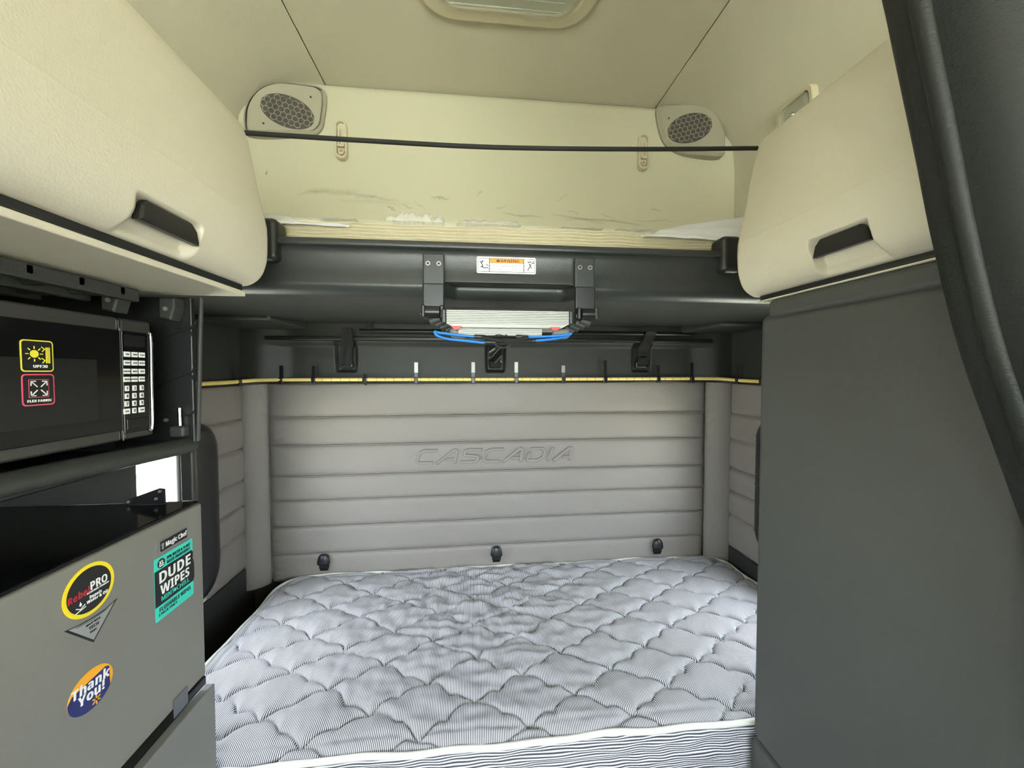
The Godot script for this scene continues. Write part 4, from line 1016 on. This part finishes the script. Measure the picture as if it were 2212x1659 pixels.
# ---------------------------------------------------------------- things on the rear wall and ceiling
func rear_details():
	# elastic cord between the two bins
	tag(obj("stretch_cord", MB.new().tube(smooth_line([V3(-0.512, 2.001, 0.926), V3(-0.2, 1.999, 0.926), V3(0.06, 2.001, 0.926), V3(0.40, 2.016, 0.926), V3(0.716, 2.036, 0.926)], 6), 0.0052, 10), M.webbing), "black elastic cord stretched between the two overhead bins", "cord")
	# speakers in the upper corners
	for e in [0, 1]:
		var cx := -0.805 if e == 0 else 1.045
		var cy := 2.610 if e == 0 else 2.643
		var t := thing("corner_speaker", "beige corner speaker with honeycomb grille above the microwave's side of the bunk" if e == 0 else "beige corner speaker with honeycomb grille above the closet's side of the bunk", "speaker", V3(cx, cy, 0.045), "speakers in the upper rear corners", Basis(Vector3.UP, deg_to_rad(8.0 if e == 0 else -8.0)) * Basis(Vector3.RIGHT, deg_to_rad(4)))
		var pts := []
		if e == 0: pts = [Vector2(-0.172, -0.064), Vector2(-0.166, -0.02), Vector2(-0.145, 0.030), Vector2(-0.105, 0.078), Vector2(-0.05, 0.108), Vector2(0.0, 0.118), Vector2(0.10, 0.122), Vector2(0.137, 0.118), Vector2(0.155, 0.10), Vector2(0.158, 0.06), Vector2(0.150, 0.0), Vector2(0.140, -0.045), Vector2(0.11, -0.078), Vector2(0.05, -0.090), Vector2(-0.06, -0.104), Vector2(-0.155, -0.115), Vector2(-0.170, -0.105)]
		else: pts = [Vector2(0.172, -0.07), Vector2(0.168, -0.02), Vector2(0.15, 0.03), Vector2(0.115, 0.075), Vector2(0.06, 0.108), Vector2(0.015, 0.117), Vector2(-0.09, 0.116), Vector2(-0.135, 0.112), Vector2(-0.158, 0.10), Vector2(-0.160, 0.07), Vector2(-0.148, 0.01), Vector2(-0.130, -0.04), Vector2(-0.10, -0.075), Vector2(-0.03, -0.107), Vector2(0.08, -0.120), Vector2(0.155, -0.125), Vector2(0.172, -0.11)]
		var loop := pts.duplicate(); loop.append(pts[0])
		var poly := PackedVector2Array()
		for q in smooth_line(loop, 4): poly.append(q)
		poly.remove_at(poly.size() - 1)
		obj("housing", MB.new().prism(poly, -0.05, 0.012, 0.010), M.speaker, t)
		var inner := PackedVector2Array()
		for q in poly: inner.append(q * 0.90)
		obj("face_plate", MB.new().prism(inner, 0.0115, 0.0145, 0.002), M.speaker, t)
		var tilt := -0.22 if e == 0 else 0.22
		var gc := Vector2(0.004, -0.008) if e == 0 else Vector2(-0.004, 0.0)
		obj("cone", MB.new().prism(shifted(ellipse(0.107, 0.066, 44), gc, tilt), 0.0140, 0.0152), M.speaker_cloth, t)
		var hex := MB.new()
		var r := 0.0135
		for i in range(-6, 7):
			for j in range(-6, 7):
				var c := Vector2(i * r * 1.732 + (0.866 * r if posmod(j, 2) == 1 else 0.0), j * r * 1.5)
				if pow(c.x / 0.107, 2) + pow(c.y / 0.066, 2) > 0.98: continue
				for k in 6:
					var a := c + Vector2(0, r).rotated(TAU * k / 6); var b := c + Vector2(0, r).rotated(TAU * (k + 1) / 6)
					if pow(a.x / 0.109, 2) + pow(a.y / 0.068, 2) > 1.0 or pow(b.x / 0.109, 2) + pow(b.y / 0.068, 2) > 1.0: continue
					a = a.rotated(tilt) + gc; b = b.rotated(tilt) + gc
					hex.tube([V3(a.x, a.y, 0.0170), V3(b.x, b.y, 0.0170)], 0.0017, 6)
		obj("honeycomb_grille", hex, M.grille, t)
		for q in ([[0.098, 0.066], [-0.092, -0.07]] if e == 0 else [[-0.105, 0.048]]):
			obj("screw", MB.new().cyl(V3(q[0], q[1], 0.0140), V3(q[0], q[1], 0.0155), 0.0045, 12), M.steel, t)
	# tether clips
	for e in [0, 1]:
		var t := thing("tether_clip", "oval cream tether clip on the upper wall beside the microwave-side speaker" if e == 0 else "oval cream tether clip on the upper wall beside the closet-side speaker", "wall clip", V3(-0.590 if e == 0 else 0.826, 2.517 if e == 0 else 2.540, 0.013 if e == 0 else 0.015), "tether clips on the upper rear wall")
		obj("plate", ring_plate(rrect(0.054, 0.172, 0.0265, 8), rrect(0.034, 0.150, 0.0165, 8), -0.004, 0.014), M.clip, t)
		obj("back_plate", MB.new().prism(rrect(0.050, 0.168, 0.0245, 8), -0.03, -0.002), M.clip, t)
		for dx in [-0.010, 0.012]:
			obj("hook_rail", MB.new().box(V3(dx - 0.005, -0.022, -0.003), V3(dx + 0.005, 0.046, 0.010), 0.002), M.clip, t)
		obj("keeper", MB.new().box(V3(-0.016, -0.034, -0.003), V3(0.016, -0.022, 0.014), 0.003), M.clip, t)
		obj("screw_boss", ring_plate(shifted(ellipse(0.013, 0.013, 20), Vector2(0, -0.054)), shifted(ellipse(0.006, 0.006, 20), Vector2(0, -0.054)), -0.003, 0.011), M.clip, t)
	# dome lamp, off
	var dl := thing("dome_lamp", "clear dome lamp in an oval frame on the ceiling", "ceiling lamp", V3(0.12, TOP, 0.585), "", Basis(V3(1, 0, 0), V3(0, 0, 1), V3(0, -1, 0)))
	obj("frame", ring_plate(rrect(0.62, 0.385, 0.13, 10), rrect(0.515, 0.296, 0.093, 10), 0.0, 0.018), M.clip, dl)
	obj("reflector", MB.new().prism(rrect(0.53, 0.31, 0.09, 10), 0.0002, 0.003), M.speaker, dl)
	for k in 4:
		obj("cover_tab", MB.new().box(V3(-0.055 + k * 0.034, -0.176, 0.014), V3(-0.037 + k * 0.034, -0.162, 0.0185), 0.003), M.clip, dl)
	obj("lens", MB.new().prism(rrect(0.496, 0.277, 0.086, 10), 0.004, 0.034, 0.016), M.lens, dl)
	for k in 7:
		obj("lens_rib", MB.new().tube([V3(-0.20, -0.105 + k * 0.035, 0.0345), V3(0.20, -0.105 + k * 0.035, 0.0345)], 0.002, 6), M.lens, dl)
	# reading lamp on the right-hand headliner
	var rb := Basis(V3(0, 0, 1), V3(0, 1, 0), V3(-1, 0, 0))
	var rl := thing("reading_lamp", "small clear reading lamp on the headliner above the right overhead bin", "lamp", V3(1.262, 2.49, 0.43), "", rb * Basis(Vector3.RIGHT, deg_to_rad(8)))
	rl.set_meta("label", "small clear reading lamp on the side headliner above the closet's bin")
	obj("frame", ring_plate(rrect(0.17, 0.11, 0.022, 6), rrect(0.138, 0.080, 0.018, 6), -0.016, 0.012), M.clip, rl)
	obj("reflector", MB.new().prism(rrect(0.150, 0.090, 0.014, 6), -0.014, -0.008), M.speaker, rl)
	obj("bulb", MB.new().lathe([Vector2(0.0005, 0.024), Vector2(0.008, 0.021), Vector2(0.012, 0.013), Vector2(0.010, 0.009)], 16, Transform3D(Basis(V3(1, 0, 0), V3(0, 0, 1), V3(0, -1, 0)), V3(-0.02, 0, -0.016))), M.chrome, rl)
	obj("lens", MB.new().prism(rrect(0.130, 0.072, 0.016, 6), -0.006, 0.020, 0.008), M.lens, rl)

	# yellow rope light along the top of the padding
	var rope := thing("rope_light", "yellow rope light strip along the top of the grey padding", "strip light", V3(0, 0, 0))
	var way := smooth_line([V3(XL + 0.03, 1.428, 0.92), V3(XL + 0.03, 1.428, 0.40), V3(XL + 0.032, 1.430, 0.16), V3(XL + 0.060, 1.4335, 0.094), V3(-0.93, 1.436, 0.066), V3(-0.82, 1.4365, 0.038), V3(-0.70, 1.4365, 0.033), V3(0.06, 1.4365, 0.033), V3(1.0, 1.4370, 0.033), V3(1.10, 1.4370, 0.040), V3(1.19, 1.4365, 0.068), V3(XR - 0.058, 1.434, 0.100), V3(XR - 0.034, 1.430, 0.17), V3(XR - 0.032, 1.428, 0.40), V3(XR - 0.032, 1.428, 0.92)], 10)
	obj("tube", MB.new().tube(way, 0.0085, 10), M.rope, rope)
	var chan := []
	for q in way: chan.append(q + V3(0, -0.013, 0))
	obj("channel", MB.new().tube(chan, 0.0055, 8), M.satin, rope)
	var marks := MB.new()
	for k in 45:
		var x := -0.72 + k * 0.0395
		marks.tube([V3(x, 1.4365, 0.033), V3(x + 0.0016, 1.4365, 0.033)], 0.0087, 10)
	var mk := obj("segment_marks", marks, mat(Color(0.62, 0.42, 0.12), 0.5), rope)
	# cable ties: [x, top of tail, kind] kind 0 black, 1 white, 2 short white tip, 3 black curled
	for a in [[-0.854, 1.500, 0, "upright black cable tie closest to the microwave-side corner cushion"], [-0.719, 1.498, 0, "upright black cable tie just before the crumpled bunk strap"], [-0.496, 1.458, 3, "black cable tie with short curled tail on the yellow rope light"], [-0.265, 1.516, 1, "white-tailed cable tie between the crumpled strap and the ladder"], [-0.002, 1.517, 2, "grey-tailed cable tie on the microwave side of the middle strap pocket"], [0.202, 1.518, 1, "white-tailed cable tie on the closet side of the middle strap pocket"], [0.430, 1.502, 2, "grey-tailed cable tie midway between the middle strap and the tagged strap"], [0.637, 1.526, 0, "upright black cable tie just before the strap with the pale tag"], [0.906, 1.504, 0, "upright black cable tie just past the strap with the pale tag"], [1.077, 1.516, 0, "upright black cable tie closest to the closet-side corner cushion"]]:
		var lab: String = a[3]
		var grp: String = ["black cable ties on the rope light", "white-tailed cable ties on the rope light", "grey-tailed cable ties on the rope light", ""][a[2]]
		var t := thing("cable_tie", lab, "cable tie", V3(a[0], 1.436, 0.033), grp)
		var z0: float = 0.008 if abs(a[0] - 0.11) > 0.92 else 0.0
		obj("loop", MB.new().box(V3(-0.009, -0.019, -0.012 + z0), V3(0.009, 0.010, 0.0115 + z0), 0.003), M.satin, t)
		var h: float = a[1] - 1.436
		var tm: Material = M.satin if a[2] == 0 or a[2] == 3 else (M.tie_white if a[2] == 1 else M.pewter)
		var low := 0.008 if a[2] == 0 or a[2] == 3 else 0.030
		if a[2] == 3:
			obj("tail", MB.new().tube(smooth_line([V3(0, 0.008, 0.008), V3(0.003, 0.018, 0.012), V3(0.001, 0.026, 0.018)], 4), 0.0035, 8, false, 0.4), tm, t)
			obj("tail_end", MB.new().tube(smooth_line([V3(0, -0.018, 0.004), V3(0.006, -0.024, 0.008), V3(0.010, -0.023, 0.010)], 4), 0.003, 8, false, 0.5), tm, t)
		else:
			if low > 0.01: obj("neck", MB.new().box(V3(-0.0085, 0.006, -0.004 + z0), V3(0.0085, low + 0.002, -0.0005 + z0), 0.001), M.steel, t)
			obj("tail", MB.new().box(V3(-0.0088, low, -0.0035 + z0), V3(0.0088, h, -0.001 + z0), 0.001), tm, t)
	for a in [[XL + 0.036, 1.430, 0.13, "black cable tie where the rope light bends on the microwave side"], [XR - 0.036, 1.431, 0.15, "black cable tie where the rope light bends on the closet side"], [XR - 0.034, 1.429, 0.30, "black cable tie on the side wall past the closet-side bend"]]:
		var t := thing("cable_tie", a[3], "cable tie", V3(a[0], a[1], a[2]), "cable ties at the corners")
		obj("loop", MB.new().box(V3(-0.012, -0.018, -0.008), V3(0.012, 0.011, 0.008), 0.003), M.satin, t)
		obj("tail", MB.new().box(V3(-0.0015, 0.008, -0.0075), V3(0.0015, 0.075, 0.0075), 0.001), M.satin, t)

	# bunk restraint straps with their stowing pockets
	var labels := ["crumpled black bunk strap hanging beside the ladder on the microwave side", "black bunk strap stuffed in the pocket right behind the ladder's blue cables", "flat black bunk strap with pale tag hanging on the closet side of the ladder"]
	for k in 3:
		var x: float = [-0.583, 0.104, 0.828][k]
		var t := thing("bunk_strap", labels[k], "strap", V3(x, 0, 0), "bunk straps along the rear moulding")
		var off: float = [0.030, 0.0, 0.004][k]
		if k != 1:
			obj("webbing", MB.new().grid(func(a, b):
				var y: float = lerp(1.664, 1.505, a)
				var w: float = lerp(0.024, 0.028, a)
				var tw: float = (0.012 * sin(a * 5.0 + 0.5) if k == 0 else 0.0)
				var xx: float = (b - 0.5) * 2 * w + off * (1 - a) + (0.006 * sin(a * 7) if k == 0 else 0.0)
				return V3(xx, y, lerp(0.115, 0.034, smoothstep(0.0, 0.6, a)) + tw * (b - 0.5) + (0.003 * sin(b * 9 + a * 3) if k == 0 else 0.0)), 30, 10, false), M.webbing, t)
			obj("webbing_back", MB.new().grid(func(a, b):
				var y: float = lerp(1.664, 1.505, a)
				var w: float = lerp(0.024, 0.028, a)
				var xx: float = (b - 0.5) * 2 * w + off * (1 - a) + (0.006 * sin(a * 7) if k == 0 else 0.0)
				return V3(xx, y, lerp(0.111, 0.030, smoothstep(0.0, 0.6, a))), 20, 4, true), M.webbing, t)
		obj("buckle", MB.new().box(V3(-0.030 + off * 0.1, 1.488, -0.006), V3(0.028 + off * 0.1, 1.525, 0.016), 0.009, true), M.dark if k == 1 else M.satin, t)
		if k == 0: obj("buckle_bar", MB.new().box(V3(-0.028, 1.524, 0.018), V3(0.028, 1.530, 0.026), 0.002), M.plastic, t)
		if k == 2:
			obj("tag", MB.new().box(V3(-0.018, 1.539, 0.030), V3(0.022, 1.548, 0.034), 0.0015, false, Basis(Vector3.BACK, 0.0)), M.piping, t)
		if k == 1:
			obj("webbing", MB.new().grid(func(a, b):
				var y: float = lerp(1.60, 1.50, a)
				return V3((b - 0.5) * 0.062, y, 0.012 + 0.012 * sin(a * 6.0 + b * 5.0) * sin(PI * a)), 24, 10, false), M.satin, t)
	# black posts that hold the mattress at the wall
	for a in [[-0.692, "black knob post behind the mattress on the microwave side"], [0.106, "black knob post behind the middle of the mattress"], [0.918, "black knob post behind the mattress on the closet side"]]:
		var t := thing("knob_post", a[1], "knob", V3(a[0], 0.545, 0.022), "knob posts behind the mattress")
		obj("stem", MB.new().box(V3(-0.018, 0.008, -0.010), V3(0.018, 0.040, 0.004), 0.003), M.satin, t)
		obj("collar", MB.new().box(V3(-0.021, 0.018, -0.008), V3(0.021, 0.034, 0.006), 0.004), M.dark, t)
		obj("cap", MB.new().lathe([Vector2(0.0005, 0.088), Vector2(0.012, 0.086), Vector2(0.021, 0.078), Vector2(0.026, 0.064), Vector2(0.0285, 0.048), Vector2(0.0285, 0.042), Vector2(0.024, 0.038), Vector2(0.0005, 0.038)], 24, Transform3D(Basis(V3(1, 0, 0), V3(0, 1, 0), V3(0, 0, 0.6)), V3(0, 0, 0.004))), M.plastic_smooth, t)
